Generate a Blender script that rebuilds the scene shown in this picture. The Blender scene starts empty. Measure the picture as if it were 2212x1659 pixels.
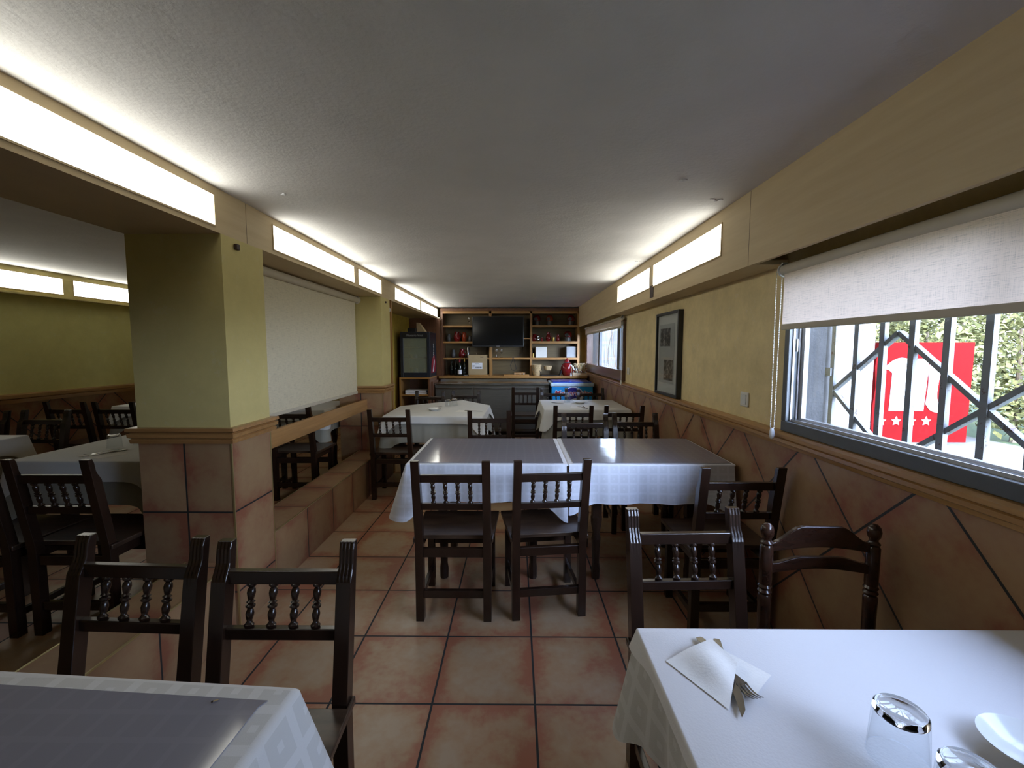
import bpy, bmesh, math, random
from mathutils import Vector, Matrix
random.seed(7)
C = bpy.context.scene.collection
SC = bpy.context.scene
PI = math.pi
R = math.radians

# ------------------------------------------------------------------ camera, world, sun, exposure
F_PX, H = 942.0, 1.45
cam_d = bpy.data.cameras.new('camera'); cam = bpy.data.objects.new('camera', cam_d); C.objects.link(cam)
cam_d.sensor_width = 36; cam_d.sensor_fit = 'HORIZONTAL'; cam_d.lens = F_PX / 2212 * 36
cam_d.clip_start = 0.02; cam_d.clip_end = 300
cam.location = (0, 0, H); cam.rotation_euler = (R(90 - 4.52), 0, R(0.49))
SC.camera = cam
SC.view_settings.view_transform = 'Standard'; SC.view_settings.look = 'None'
SC.view_settings.exposure = 0.4; SC.view_settings.gamma = 1; SC.view_settings.use_curve_mapping = False
SC.cycles.max_bounces = 10; SC.cycles.diffuse_bounces = 6; SC.cycles.glossy_bounces = 4
SC.cycles.transmission_bounces = 8; SC.cycles.transparent_max_bounces = 12
SC.cycles.caustics_reflective = False; SC.cycles.caustics_refractive = False
SC.cycles.sample_clamp_indirect = 4.0; SC.cycles.blur_glossy = 0.5
SKY = 8.6; SUN = 10.0; LAMP = 5.9
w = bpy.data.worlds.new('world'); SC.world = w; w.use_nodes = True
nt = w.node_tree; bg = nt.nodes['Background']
tc = nt.nodes.new('ShaderNodeTexCoord'); sx = nt.nodes.new('ShaderNodeSeparateXYZ'); cr = nt.nodes.new('ShaderNodeValToRGB')
nt.links.new(tc.outputs['Generated'], sx.inputs[0]); nt.links.new(sx.outputs['Z'], cr.inputs[0]); nt.links.new(cr.outputs[0], bg.inputs[0])
cr.color_ramp.elements[0].color = (0.66, 0.78, 1.0, 1); cr.color_ramp.elements[1].color = (0.42, 0.57, 1.0, 1)
def wmath(op, a, b):
    n = nt.nodes.new('ShaderNodeMath'); n.operation = op
    for v, k in ((a, 0), (b, 1)):
        if isinstance(v, float): n.inputs[k].default_value = v
        else: nt.links.new(v, n.inputs[k])
    return n.outputs[0]
# glow added to the sky behind the camera (-Y), brightening the middle tablecloth
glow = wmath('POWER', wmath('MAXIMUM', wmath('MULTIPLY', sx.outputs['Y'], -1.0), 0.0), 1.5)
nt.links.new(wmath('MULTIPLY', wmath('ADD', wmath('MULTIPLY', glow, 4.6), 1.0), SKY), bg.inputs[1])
sun_d = bpy.data.lights.new('sun', 'SUN'); sun_d.energy = SUN; sun_d.angle = R(1.5); sun_d.color = (1, 0.95, 0.85)
sun = bpy.data.objects.new('sun', sun_d); C.objects.link(sun)
sun.rotation_euler = Vector((0.62, 0.42, -0.8)).to_track_quat('-Z', 'Y').to_euler()
def portal(name, loc, sy, sz):
    d = bpy.data.lights.new(name, 'AREA'); d.shape = 'RECTANGLE'; d.size = sz; d.size_y = sy; d.cycles.is_portal = True
    o = bpy.data.objects.new(name, d); C.objects.link(o); o.location = loc; o.rotation_euler = (0, R(90), 0)
portal('window_portal', (1.52, 0.9, 1.45), 2.5, 0.85)
portal('window_portal', (1.52, 6.6, 1.45), 2.7, 0.80)

# ------------------------------------------------------------------ node helpers
class NT:
    def __init__(s, name):
        s.m = bpy.data.materials.new(name); s.m.use_nodes = True; s.t = s.m.node_tree
        s.b = s.t.nodes['Principled BSDF']; s.out = s.t.nodes['Material Output']
    def n(s, t): return s.t.nodes.new(t)
    def l(s, a, b): s.t.links.new(a, b)
    def put(s, v, sock):
        if hasattr(v, 'links') or hasattr(v, 'is_output'): s.l(v, sock)
        else: sock.default_value = v
    def math(s, op, a, b=0.0, c=None):
        n = s.n('ShaderNodeMath'); n.operation = op; s.put(a, n.inputs[0]); s.put(b, n.inputs[1])
        if c is not None: s.put(c, n.inputs[2])
        return n.outputs[0]
    def pos(s):
        g = s.n('ShaderNodeNewGeometry'); x = s.n('ShaderNodeSeparateXYZ'); s.l(g.outputs['Position'], x.inputs[0]); return x.outputs, g
    def obj(s):
        g = s.n('ShaderNodeTexCoord'); x = s.n('ShaderNodeSeparateXYZ'); s.l(g.outputs['Object'], x.inputs[0]); return x.outputs, g
    def comb(s, x, y, z):
        n = s.n('ShaderNodeCombineXYZ'); s.put(x, n.inputs[0]); s.put(y, n.inputs[1]); s.put(z, n.inputs[2]); return n.outputs[0]
    def noise(s, scale, detail=3, rough=0.55, vec=None, stretch=None):
        n = s.n('ShaderNodeTexNoise'); n.inputs['Scale'].default_value = scale; n.inputs['Detail'].default_value = detail
        n.inputs['Roughness'].default_value = rough
        if vec is None: vec = s.n('ShaderNodeTexCoord').outputs['Object']
        if stretch:
            mp = s.n('ShaderNodeMapping'); mp.inputs['Scale'].default_value = stretch; s.l(vec, mp.inputs['Vector']); vec = mp.outputs[0]
        s.l(vec, n.inputs['Vector']); return n.outputs['Fac']
    def ramp(s, fac, stops):
        r = s.n('ShaderNodeValToRGB'); e = r.color_ramp.elements
        while len(e) < len(stops): e.new(0.5)
        for i, (p, c) in enumerate(stops): e[i].position = p; e[i].color = (c[0], c[1], c[2], 1)
        s.l(fac, r.inputs[0]); return r.outputs[0]
    def mix(s, fac, a, b, mode='MIX'):
        n = s.n('ShaderNodeMix'); n.data_type = 'RGBA'; n.blend_type = mode
        s.put(fac, n.inputs['Factor'])
        for v, k in ((a, 6), (b, 7)):
            if isinstance(v, tuple): n.inputs[k].default_value = (v[0], v[1], v[2], 1)
            else: s.l(v, n.inputs[k])
        return n.outputs[2]
    def bump(s, h, strength=0.3, dist=0.01):
        b = s.n('ShaderNodeBump'); b.inputs['Strength'].default_value = strength; b.inputs['Distance'].default_value = dist
        s.l(h, b.inputs['Height']); s.l(b.outputs[0], s.b.inputs['Normal'])
    def col(s, v):
        if isinstance(v, tuple): s.b.inputs['Base Color'].default_value = (v[0], v[1], v[2], 1)
        else: s.l(v, s.b.inputs['Base Color'])
    def line(s, u, T, off, wd):
        f = s.math('FRACT', s.math('DIVIDE', s.math('SUBTRACT', u, off), T))
        d = s.math('MULTIPLY', s.math('MINIMUM', f, s.math('SUBTRACT', 1.0, f)), T)
        return s.math('LESS_THAN', d, wd / 2), d
    def cell(s, u, T, off): return s.math('FLOOR', s.math('DIVIDE', s.math('SUBTRACT', u, off), T))

def simple(name, c, rough=0.6, metal=0.0, var=0.12, scale=12, spec=None, bump=0.0, coat=0.0, stretch=None):
    m = NT(name); f = m.noise(scale, 4, stretch=stretch)
    m.col(m.ramp(f, [(0.3, tuple(x * (1 - var) for x in c)), (0.7, tuple(min(1, x * (1 + var)) for x in c))]))
    m.b.inputs['Roughness'].default_value = rough; m.b.inputs['Metallic'].default_value = metal
    if spec is not None: m.b.inputs['Specular IOR Level'].default_value = spec
    if coat: m.b.inputs['Coat Weight'].default_value = coat; m.b.inputs['Coat Roughness'].default_value = 0.15
    if bump: m.bump(m.noise(scale * 6, 3), bump, 0.004)
    return m.m

def wood(name, a, b, rough=0.4, scale=5, stretch=(1, 1, 12), coat=0.0):
    m = NT(name); f = m.noise(scale, 5, 0.6, stretch=stretch)
    m.col(m.ramp(f, [(0.3, a), (0.72, b)])); m.b.inputs['Roughness'].default_value = rough
    if coat: m.b.inputs['Coat Weight'].default_value = coat; m.b.inputs['Coat Roughness'].default_value = 0.2
    m.bump(f, 0.08, 0.002); return m.m

T = 0.4224
GROUT = (0.022, 0.026, 0.028)
FLOOR_STOPS = [(0.34, (0.47, 0.345, 0.225)), (0.50, (0.44, 0.28, 0.16)), (0.64, (0.38, 0.15, 0.085))]
WALL_STOPS = [(0.34, (0.36, 0.235, 0.125)), (0.52, (0.32, 0.185, 0.10)), (0.66, (0.27, 0.105, 0.06))]
def tile_color(m, u, v, ou, ov, extra=0.0, wd=0.009, T2=T, stops=None):
    mu, du = m.line(u, T2, ou, wd); mv, dv = m.line(v, T2, ov, wd)
    g = m.math('MAXIMUM', mu, mv)
    wn = m.n('ShaderNodeTexWhiteNoise'); wn.noise_dimensions = '3D'
    m.l(m.comb(m.cell(u, T2, ou), m.cell(v, T2, ov), extra), wn.inputs['Vector'])
    vec = m.comb(m.math('ADD', u, m.math('MULTIPLY', wn.outputs['Value'], 37.0)), v, wn.outputs['Value'])
    n1 = m.noise(3.4, 4, 0.6, vec=vec); n2 = m.noise(30, 3, 0.6, vec=vec)
    edge = m.math('MINIMUM', du, dv)
    e = m.math('MULTIPLY', m.math('SUBTRACT', 0.09, m.math('MINIMUM', edge, 0.09)), 2.2)
    f = m.math('ADD', m.math('ADD', m.math('MULTIPLY', n1, 0.9), e), m.math('MULTIPLY', m.math('SUBTRACT', n2, 0.5), 0.25))
    c = m.ramp(f, stops or WALL_STOPS)
    tint = m.math('ADD', 0.86, m.math('MULTIPLY', wn.outputs['Value'], 0.22))
    n = m.n('ShaderNodeVectorMath'); n.operation = 'SCALE'; m.l(c, n.inputs[0]); m.l(tint, n.inputs['Scale'])
    return m.mix(g, n.outputs[0], GROUT), g

def make_floor_tile():
    m = NT('floor_tile'); p, _ = m.pos()
    c, g = tile_color(m, p[0], p[1], 0.0798, 2.10, stops=FLOOR_STOPS)
    m.col(c); m.l(m.math('ADD', 0.30, m.math('MULTIPLY', g, 0.5)), m.b.inputs['Roughness'])
    m.bump(m.math('MULTIPLY', g, -1.0), 0.5, 0.003); return m.m

def box_uv(m):
    p, geo = m.pos(); nn = m.n('ShaderNodeSeparateXYZ'); m.l(geo.outputs['True Normal'], nn.inputs[0])
    ax = m.math('GREATER_THAN', m.math('ABSOLUTE', nn.outputs[0]), 0.5)
    az = m.math('GREATER_THAN', m.math('ABSOLUTE', nn.outputs[2]), 0.5)
    u = m.math('ADD', m.math('MULTIPLY', ax, m.math('SUBTRACT', p[1], 0.43 + 0.0)), m.math('MULTIPLY', m.math('SUBTRACT', 1.0, ax), p[0]))
    v = m.math('ADD', m.math('MULTIPLY', az, m.math('SUBTRACT', p[1], 2.10 - 0.201)), m.math('MULTIPLY', m.math('SUBTRACT', 1.0, az), p[2]))
    return p, u, v

PL_OLIVE = (0.56, 0.475, 0.20)
PL_OCHRE = (0.72, 0.59, 0.32)
def plaster_col(m, base, mott=0.10, scale=7):
    a = tuple(x * (1 - mott) for x in base); b = tuple(min(1, x * (1 + mott)) for x in base)
    g = (base[0] * 1.02, base[1] * 1.08, base[2] * 1.45)
    c1 = m.ramp(m.noise(scale, 6, 0.7), [(0.3, a), (0.7, b)])
    return m.mix(m.math('MULTIPLY', m.math('GREATER_THAN', m.noise(scale * 2.3, 7, 0.8), 0.60), 0.35), c1, g)

def make_wall(name, base, zsplit, mode, mott=0.06):
    m = NT(name)
    if mode == 'box':
        p, u, v = box_uv(m); tcol, g = tile_color(m, u, v, -1.67, 0.201)
    else:
        p, _ = m.pos(); s = 1 / math.sqrt(2)
        u = m.math('MULTIPLY', m.math('ADD', p[1], p[2]), s); v = m.math('MULTIPLY', m.math('SUBTRACT', p[1], p[2]), s)
        y0, z0 = mode
        tcol, g = tile_color(m, u, v, (y0 + z0) * s, (y0 - z0) * s)
    top = m.math('GREATER_THAN', p[2], zsplit)
    pc = plaster_col(m, base, mott)
    m.col(m.mix(top, tcol, pc))
    m.l(m.math('ADD', 0.42, m.math('MULTIPLY', top, 0.45)), m.b.inputs['Roughness'])
    hh = m.math('ADD', m.math('MULTIPLY', m.math('MULTIPLY', g, m.math('SUBTRACT', 1.0, top)), -1.0), m.math('MULTIPLY', m.noise(60, 3), m.math('MULTIPLY', top, 0.25)))
    m.bump(hh, 0.4, 0.003); return m.m

M = {}
M['floor'] = make_floor_tile()
M['pillar'] = make_wall('pillar_plaster_and_tile', PL_OLIVE, 1.0, 'box')
def mk_ledge():
    m = NT('ledge_tile'); p, geo = m.pos(); nn = m.n('ShaderNodeSeparateXYZ'); m.l(geo.outputs['True Normal'], nn.inputs[0])
    az = m.math('GREATER_THAN', m.math('ABSOLUTE', nn.outputs[2]), 0.5)
    side = m.math('ADD', p[2], 0.03)
    v = m.math('ADD', m.math('MULTIPLY', az, m.math('ADD', p[0], 1.74)), m.math('MULTIPLY', m.math('SUBTRACT', 1.0, az), side))
    c, g = tile_color(m, p[1], v, 2.10, 0.0); m.col(c); m.b.inputs['Roughness'].default_value = 0.42
    m.bump(m.math('MULTIPLY', g, -1.0), 0.4, 0.003); return m.m
M['ledge'] = mk_ledge()
M['wallR'] = make_wall('ochre_plaster_and_tile', PL_OCHRE, 1.0, (2.56, 1.03), 0.12)
M['wallL'] = make_wall('olive_plaster_and_tile', (0.66, 0.62, 0.24), 0.98, (3.2, 1.0))
M['plain'] = simple('olive_plaster', PL_OLIVE, 0.9, bump=0.15)
M['niche'] = simple('deep_yellow_plaster', (0.50, 0.34, 0.05), 0.85)
def mk_ceiling():
    m = NT('ceiling_paint'); m.col(m.ramp(m.noise(2.5, 4), [(0.3, (0.69, 0.675, 0.665)), (0.7, (0.77, 0.75, 0.735))]))
    m.b.inputs['Roughness'].default_value = 0.9
    h = m.math('ADD', m.math('MULTIPLY', m.noise(55, 4, 0.6), 0.6), m.math('MULTIPLY', m.noise(3, 3), 2.2)); m.bump(h, 0.55, 0.006); return m.m
M['ceiling'] = mk_ceiling()
M['beam'] = wood('beam_panel', (0.50, 0.38, 0.215), (0.58, 0.46, 0.27), 0.6, 3, (1, 0.6, 8))
M['rail'] = wood('oak_rail', (0.30, 0.155, 0.055), (0.44, 0.245, 0.09), 0.38, 4, (6, 0.5, 10), 0.3)
M['rail_x'] = wood('oak_rail_across', (0.28, 0.14, 0.05), (0.42, 0.23, 0.085), 0.38, 4, (0.5, 6, 10), 0.3)
M['pine'] = wood('pine_shelf', (0.28, 0.135, 0.033), (0.40, 0.205, 0.055), 0.45, 5, (0.6, 6, 9), 0.2)
M['pine_v'] = wood('pine_upright', (0.27, 0.13, 0.033), (0.38, 0.195, 0.055), 0.45, 5, (8, 6, 0.6), 0.2)
M['redwood'] = wood('red_brown_panel', (0.10, 0.036, 0.014), (0.17, 0.066, 0.027), 0.4, 5, (8, 6, 0.6), 0.2)
M['chair'] = wood('dark_walnut', (0.011, 0.0055, 0.0035), (0.030, 0.0145, 0.009), 0.26, 6, (3, 3, 0.8), 0.25)
M['chair2'] = wood('reddish_walnut', (0.022, 0.009, 0.006), (0.060, 0.025, 0.014), 0.24, 6, (0.8, 3, 3), 0.3)
M['seatw'] = wood('worn_seat', (0.020, 0.011, 0.007), (0.075, 0.045, 0.028), 0.32, 7, (1, 5, 3), 0.2)
M['tablew'] = wood('table_walnut', (0.022, 0.011, 0.007), (0.05, 0.026, 0.016), 0.35, 6, (3, 3, 0.8))
M['back'] = wood('back_board', (0.085, 0.058, 0.022), (0.15, 0.105, 0.042), 0.55, 3, (0.5, 1, 5))
M['brass'] = simple('brass_strip', (0.55, 0.47, 0.24), 0.3, 0.8, 0.05)
M['black'] = simple('black_plastic', (0.012, 0.013, 0.015), 0.35, 0, 0.1)
M['gloss_black'] = simple('gloss_black', (0.006, 0.007, 0.009), 0.12, 0, 0.1)
M['darkblue'] = simple('dark_fridge_shell', (0.012, 0.016, 0.026), 0.35)
M['alu'] = simple('grey_aluminium', (0.115, 0.125, 0.135), 0.42, 0.35, 0.06, 20)
M['alu_l'] = simple('bright_aluminium', (0.55, 0.55, 0.56), 0.35, 0.6, 0.06, 20)
M['brownframe'] = simple('brown_window_frame', (0.10, 0.05, 0.035), 0.25, 0, 0.1)
M['steel'] = simple('stainless', (0.40, 0.39, 0.37), 0.22, 1.0, 0.06, 40)
M['counter'] = simple('brushed_counter', (0.145, 0.135, 0.11), 0.42, 0.6, 0.10, 6, stretch=(1, 1, 12))
M['white'] = simple('white_plastic', (0.72, 0.71, 0.66), 0.4, 0, 0.03)
M['ceramic'] = simple('white_china', (0.75, 0.76, 0.74), 0.12, 0, 0.02)
M['napkin'] = simple('paper_napkin', (0.80, 0.78, 0.74), 0.85, 0, 0.03, 30, bump=0.2)
M['red'] = simple('red_glazed_clay', (0.15, 0.008, 0.008), 0.10, 0, 0.25, 8)
M['orange'] = simple('orange_glazed_clay', (0.27, 0.035, 0.010), 0.10, 0, 0.25, 8)
M['claydark'] = simple('grey_clay_base', (0.05, 0.05, 0.052), 0.45)
M['card'] = simple('brown_cardboard', (0.36, 0.265, 0.14), 0.85, 0, 0.05)
M['paper'] = simple('white_paper', (0.72, 0.72, 0.74), 0.7, 0, 0.03)
M['ink'] = simple('print_ink', (0.03, 0.03, 0.04), 0.7)
M['wicker'] = simple('woven_wicker', (0.42, 0.30, 0.15), 0.7, 0, 0.35, 60, bump=0.6)
M['bottle'] = simple('dark_bottle_glass', (0.006, 0.010, 0.006), 0.06)
M['foil'] = simple('gold_foil', (0.55, 0.38, 0.10), 0.3, 0.9)
M['crimson'] = simple('crimson_print', (0.25, 0.01, 0.02), 0.5)
M['cream'] = simple('cream_shade_rail', (0.52, 0.47, 0.37), 0.6, 0, 0.04)
M['greybox'] = simple('grey_carton', (0.30, 0.31, 0.32), 0.6)
M['bead'] = simple('light_wood_bead', (0.62, 0.48, 0.30), 0.5)
M['cane'] = simple('pale_cane', (0.55, 0.42, 0.22), 0.5)
M['rim'] = simple('pale_freezer_rim', (0.45, 0.55, 0.60), 0.35)
M['cyan'] = simple('bright_blue_print', (0.012, 0.25, 0.55), 0.35, 0, 0.10, 3)
M['navy'] = simple('violet_blue_print', (0.02, 0.012, 0.16), 0.4)
M['lidblue'] = simple('royal_blue_lid', (0.012, 0.05, 0.32), 0.2)
M['extwhite'] = simple('white_render', (0.30, 0.30, 0.30), 0.9, 0, 0.04, 5, bump=0.2)
M['concrete'] = simple('pitted_concrete', (0.085, 0.083, 0.082), 0.9, 0, 0.18, 14, bump=0.5)
def mk_grille():
    m = NT('grille_paint'); n = m.math('GREATER_THAN', m.noise(22, 6, 0.8), 0.60)
    m.col(m.mix(n, (0.15, 0.155, 0.16), (0.075, 0.045, 0.03))); m.b.inputs['Roughness'].default_value = 0.6; return m.m
M['grille'] = mk_grille()
M['signred'] = simple('sign_red', (0.115, 0.002, 0.0025), 0.7, 0, 0.12, 4, spec=0.05)
M['signwhite'] = simple('sign_white', (0.60, 0.60, 0.60), 0.5, 0, 0.02)
M['grass'] = simple('lawn', (0.035, 0.055, 0.014), 0.9, 0, 0.4, 18, bump=0.6)
M['path'] = simple('gravel_path', (0.09, 0.082, 0.07), 0.9, 0, 0.15, 20)
M['slatwhite'] = simple('weathered_white_slat', (0.085, 0.086, 0.088), 0.8, 0, 0.45, 5, stretch=(1, 1, 0.25))
M['bark'] = simple('bark', (0.12, 0.09, 0.06), 0.9, 0, 0.3, 14)
M['leafy'] = simple('yellow_green_leaf', (0.125, 0.125, 0.050), 0.7, 0, 0.5, 3, spec=0.1)
M['leafd'] = simple('mid_green_leaf', (0.050, 0.068, 0.025), 0.7, 0, 0.35, 3)
M['speck'] = simple('dark_speck', (0.03, 0.015, 0.008), 0.6)

def emission(name, c, s):
    m = NT(name); m.t.nodes.remove(m.b); e = m.n('ShaderNodeEmission'); e.inputs[0].default_value = (c[0], c[1], c[2], 1)
    e.inputs[1].default_value = s; m.l(e.outputs[0], m.out.inputs[0]); return m.m
M['diffuser'] = emission('backlit_diffuser', (1.0, 0.985, 0.88), LAMP)
def glass(name, c=(1, 1, 1), rough=0.0, ior=1.5):
    m = NT(name); m.b.inputs['Base Color'].default_value = (c[0], c[1], c[2], 1); m.b.inputs['Roughness'].default_value = rough
    m.b.inputs['Transmission Weight'].default_value = 1; m.b.inputs['IOR'].default_value = ior; return m.m
M['glass'] = glass('clear_glass')
def pane(name, tint=(0.97, 0.98, 0.98)):
    m = NT(name); m.t.nodes.remove(m.b); t = m.n('ShaderNodeBsdfTransparent'); t.inputs[0].default_value = (*tint, 1)
    g = m.n('ShaderNodeBsdfGlossy'); g.inputs['Roughness'].default_value = 0.02
    lw = m.n('ShaderNodeLayerWeight'); lw.inputs[0].default_value = 0.5; mx = m.n('ShaderNodeMixShader')
    m.l(m.math('ADD', 0.02, m.math('MULTIPLY', m.math('POWER', lw.outputs['Facing'], 5.0), 0.45)), mx.inputs[0]); m.l(t.outputs[0], mx.inputs[1]); m.l(g.outputs[0], mx.inputs[2]); m.l(mx.outputs[0], m.out.inputs[0]); return m.m
M['pane'] = pane('window_glass'); 
def mk_fg():
    m = NT('painted_reflection_glass'); m.t.nodes.remove(m.b); t = m.n('ShaderNodeBsdfTransparent'); d = m.n('ShaderNodeBsdfDiffuse'); g = m.n('ShaderNodeBsdfGlossy')
    d.inputs[0].default_value = (0.42, 0.46, 0.36, 1); t.inputs[0].default_value = (0.85, 0.9, 0.85, 1); g.inputs['Roughness'].default_value = 0.12  # grey-green diffuse mixed in paints the room's reflection on the door glass
    a = m.n('ShaderNodeMixShader'); b = m.n('ShaderNodeMixShader'); a.inputs[0].default_value = 0.30; b.inputs[0].default_value = 0.10
    m.l(t.outputs[0], a.inputs[1]); m.l(d.outputs[0], a.inputs[2]); m.l(a.outputs[0], b.inputs[1]); m.l(g.outputs[0], b.inputs[2]); m.l(b.outputs[0], m.out.inputs[0]); return m.m
M['fridgeglass'] = mk_fg()
M['thin'] = pane('thin_drinking_glass', (0.955, 0.965, 0.97))

def cloth_mat(name, a, b, pat=True, period=0.058, rough=0.8, bumps=0.1):
    m = NT(name); uv = m.n('ShaderNodeTexCoord').outputs['UV']; s = m.n('ShaderNodeSeparateXYZ'); m.l(uv, s.inputs[0])
    if pat:
        l1, d1 = m.line(s.outputs[0], period, 0, period * 0.24); l2, d2 = m.line(s.outputs[1], period, 0, period * 0.24)
        grid = m.math('MAXIMUM', l1, l2)
        h = period / 2
        dx = m.math('SUBTRACT', h, d1); dy = m.math('SUBTRACT', h, d2); dd = m.math('MAXIMUM', dx, dy)
        core = m.math('LESS_THAN', dd, period * 0.09)
        f = m.math('MAXIMUM', grid, core)
    else:
        f = m.noise(9, 2, vec=uv)
    wv = m.noise(500, 2, vec=uv)
    m.col(m.mix(f, a, b)); m.b.inputs['Roughness'].default_value = rough; m.b.inputs['Sheen Weight'].default_value = 0.1
    m.bump(m.math('ADD', m.math('MULTIPLY', wv, 0.4), m.math('MULTIPLY', m.noise(5, 3, vec=uv), 1.5)), bumps * 2, 0.004); return m.m
M['cloth'] = cloth_mat('damask_cloth', (0.66, 0.69, 0.77), (0.72, 0.75, 0.84))
M['cloth'].node_tree.nodes['Principled BSDF'].inputs['Specular IOR Level'].default_value = 1.0; M['cloth'].node_tree.nodes['Principled BSDF'].inputs['Roughness'].default_value = 0.42
M['cloth_big'] = cloth_mat('large_check_damask', (0.50, 0.49, 0.465), (0.57, 0.56, 0.54), True, 0.085)
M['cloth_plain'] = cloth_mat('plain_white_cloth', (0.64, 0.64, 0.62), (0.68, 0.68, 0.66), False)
def mk_cover():
    m = NT('dimpled_paper'); uv = m.n('ShaderNodeTexCoord').outputs['UV']
    v = m.n('ShaderNodeTexVoronoi'); v.inputs['Scale'].default_value = 230; m.l(uv, v.inputs['Vector'])
    m.col((0.70, 0.69, 0.695)); m.b.inputs['Roughness'].default_value = 0.55
    m.bump(v.outputs['Distance'], 0.12, 0.0015); return m.m
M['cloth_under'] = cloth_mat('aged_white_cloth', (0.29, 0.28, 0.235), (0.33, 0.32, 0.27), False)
M['papercover'] = mk_cover()
def mk_mat():
    m = NT('grey_plastic_film'); p, _ = m.obj()
    l1, _a = m.line(p[0], 0.058, 0, 0.012); l2, _b = m.line(p[1], 0.058, 0, 0.012)
    m.col(m.mix(m.math('MULTIPLY', m.math('MAXIMUM', l1, l2), 0.5), (0.22, 0.215, 0.25), (0.245, 0.24, 0.275)))
    m.b.inputs['Roughness'].default_value = 0.10; m.bump(m.noise(4, 2), 0.12, 0.01); return m.m
M['film'] = mk_mat()
def mk_blind(name, col, trans):
    m = NT(name); uv = m.n('ShaderNodeTexCoord').outputs['UV']
    a = m.noise(14, 4, 0.8, vec=uv, stretch=(1, 34, 1)); b = m.noise(14, 4, 0.8, vec=uv, stretch=(34, 1, 1))
    f = m.math('ADD', m.math('MULTIPLY', a, 0.6), m.math('MULTIPLY', b, 0.4))
    c = m.ramp(f, [(0.36, tuple(x * 0.55 for x in col)), (0.50, col), (1.0, col)])
    m.t.nodes.remove(m.b); d = m.n('ShaderNodeBsdfDiffuse'); t = m.n('ShaderNodeBsdfTranslucent'); x = m.n('ShaderNodeMixShader')
    m.l(c, d.inputs[0]); m.l(c, t.inputs[0]); x.inputs[0].default_value = trans
    m.l(d.outputs[0], x.inputs[1]); m.l(t.outputs[0], x.inputs[2]); m.l(x.outputs[0], m.out.inputs[0]); return m.m
M['blind'] = mk_blind('slubbed_blind_fabric', (0.86, 0.71, 0.60), 0.25)
M['blind2'] = mk_blind('inner_blind_fabric', (0.74, 0.68, 0.52), 0.15)
def mk_photo():
    m = NT('old_photograph'); n = m.noise(26, 6, 0.75); m.col(m.ramp(n, [(0.42, (0.015, 0.013, 0.012)), (0.52, (0.10, 0.09, 0.08)), (0.66, (0.42, 0.41, 0.38))]))
    m.b.inputs['Roughness'].default_value = 0.3; return m.m
M['photo'] = mk_photo()
M['mount'] = simple('grey_mount', (0.36, 0.37, 0.36), 0.3, 0, 0.05)
M['mountw'] = simple('pale_mount', (0.56, 0.57, 0.54), 0.3, 0, 0.03)

# ------------------------------------------------------------------ mesh helpers
def obj(name, bm, m, parent=None, loc=None, smooth=False, bevel=0.0):
    me = bpy.data.meshes.new(name); bmesh.ops.recalc_face_normals(bm, faces=bm.faces) if smooth != 'cloth' else None
    bm.to_mesh(me); bm.free(); o = bpy.data.objects.new(name, me); C.objects.link(o)
    for mm in (m if isinstance(m, list) else [m]): me.materials.append(mm)
    if smooth:
        for p in me.polygons: p.use_smooth = True
        if smooth != 'cloth':
            try: me.set_sharp_from_angle(angle=R(40))
            except Exception: pass
    if parent: o.parent = parent
    if loc: o.location = loc
    if bevel:
        b = o.modifiers.new('edge', 'BEVEL'); b.width = bevel; b.segments = 2; b.limit_method = 'ANGLE'; b.angle_limit = R(40)
    return o
def B(): return bmesh.new()
def box(bm, x0, x1, y0, y1, z0, z1, mi=0):
    v = [bm.verts.new((x, y, z)) for x in (x0, x1) for y in (y0, y1) for z in (z0, z1)]
    for f in ((0, 1, 3, 2), (4, 6, 7, 5), (0, 4, 5, 1), (2, 3, 7, 6), (0, 2, 6, 4), (1, 5, 7, 3)):
        bm.faces.new([v[i] for i in f]).material_index = mi
    return bm
def bx(x0, x1, y0, y1, z0, z1): return box(B(), x0, x1, y0, y1, z0, z1)
def frame_of(a, b):
    d = (Vector(b) - Vector(a)); L = d.length; d.normalize(); q = d.to_track_quat('Z', 'Y'); return q, L
def bar(bm, a, b, w_, t_):
    q, L = frame_of(a, b); vs = []
    for z in (0, L):
        for x, y in ((-w_ / 2, -t_ / 2), (w_ / 2, -t_ / 2), (w_ / 2, t_ / 2), (-w_ / 2, t_ / 2)):
            vs.append(bm.verts.new(Vector(a) + q @ Vector((x, y, z))))
    for f in ((3, 2, 1, 0), (4, 5, 6, 7), (0, 1, 5, 4), (1, 2, 6, 5), (2, 3, 7, 6), (3, 0, 4, 7)): bm.faces.new([vs[i] for i in f])
    return bm
def lathe(bm, prof, seg=20, a=(0, 0, 0), b=None, cap=True, mi=0):
    """prof: (radius, height) pairs; along z from a, or along a->b with heights as fractions"""
    q, L = (None, 1) if b is None else frame_of(a, b); rings = []
    for r, z in prof:
        ring = []
        for i in range(seg):
            t = 2 * PI * i / seg; p = Vector((r * math.cos(t), r * math.sin(t), z * L))
            if q: p = q @ p
            ring.append(bm.verts.new(p + Vector(a)))
        rings.append(ring)
    for r0, r1 in zip(rings, rings[1:]):
        for i in range(seg):
            j = (i + 1) % seg; bm.faces.new((r0[i], r0[j], r1[j], r1[i])).material_index = mi
    if cap:
        bm.faces.new(rings[0][::-1]).material_index = mi; bm.faces.new(rings[-1]).material_index = mi
    return bm
def cyl(bm, a, b, r, seg=14): return lathe(bm, [(r, 0), (r, 1)], seg, a, b)
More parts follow.
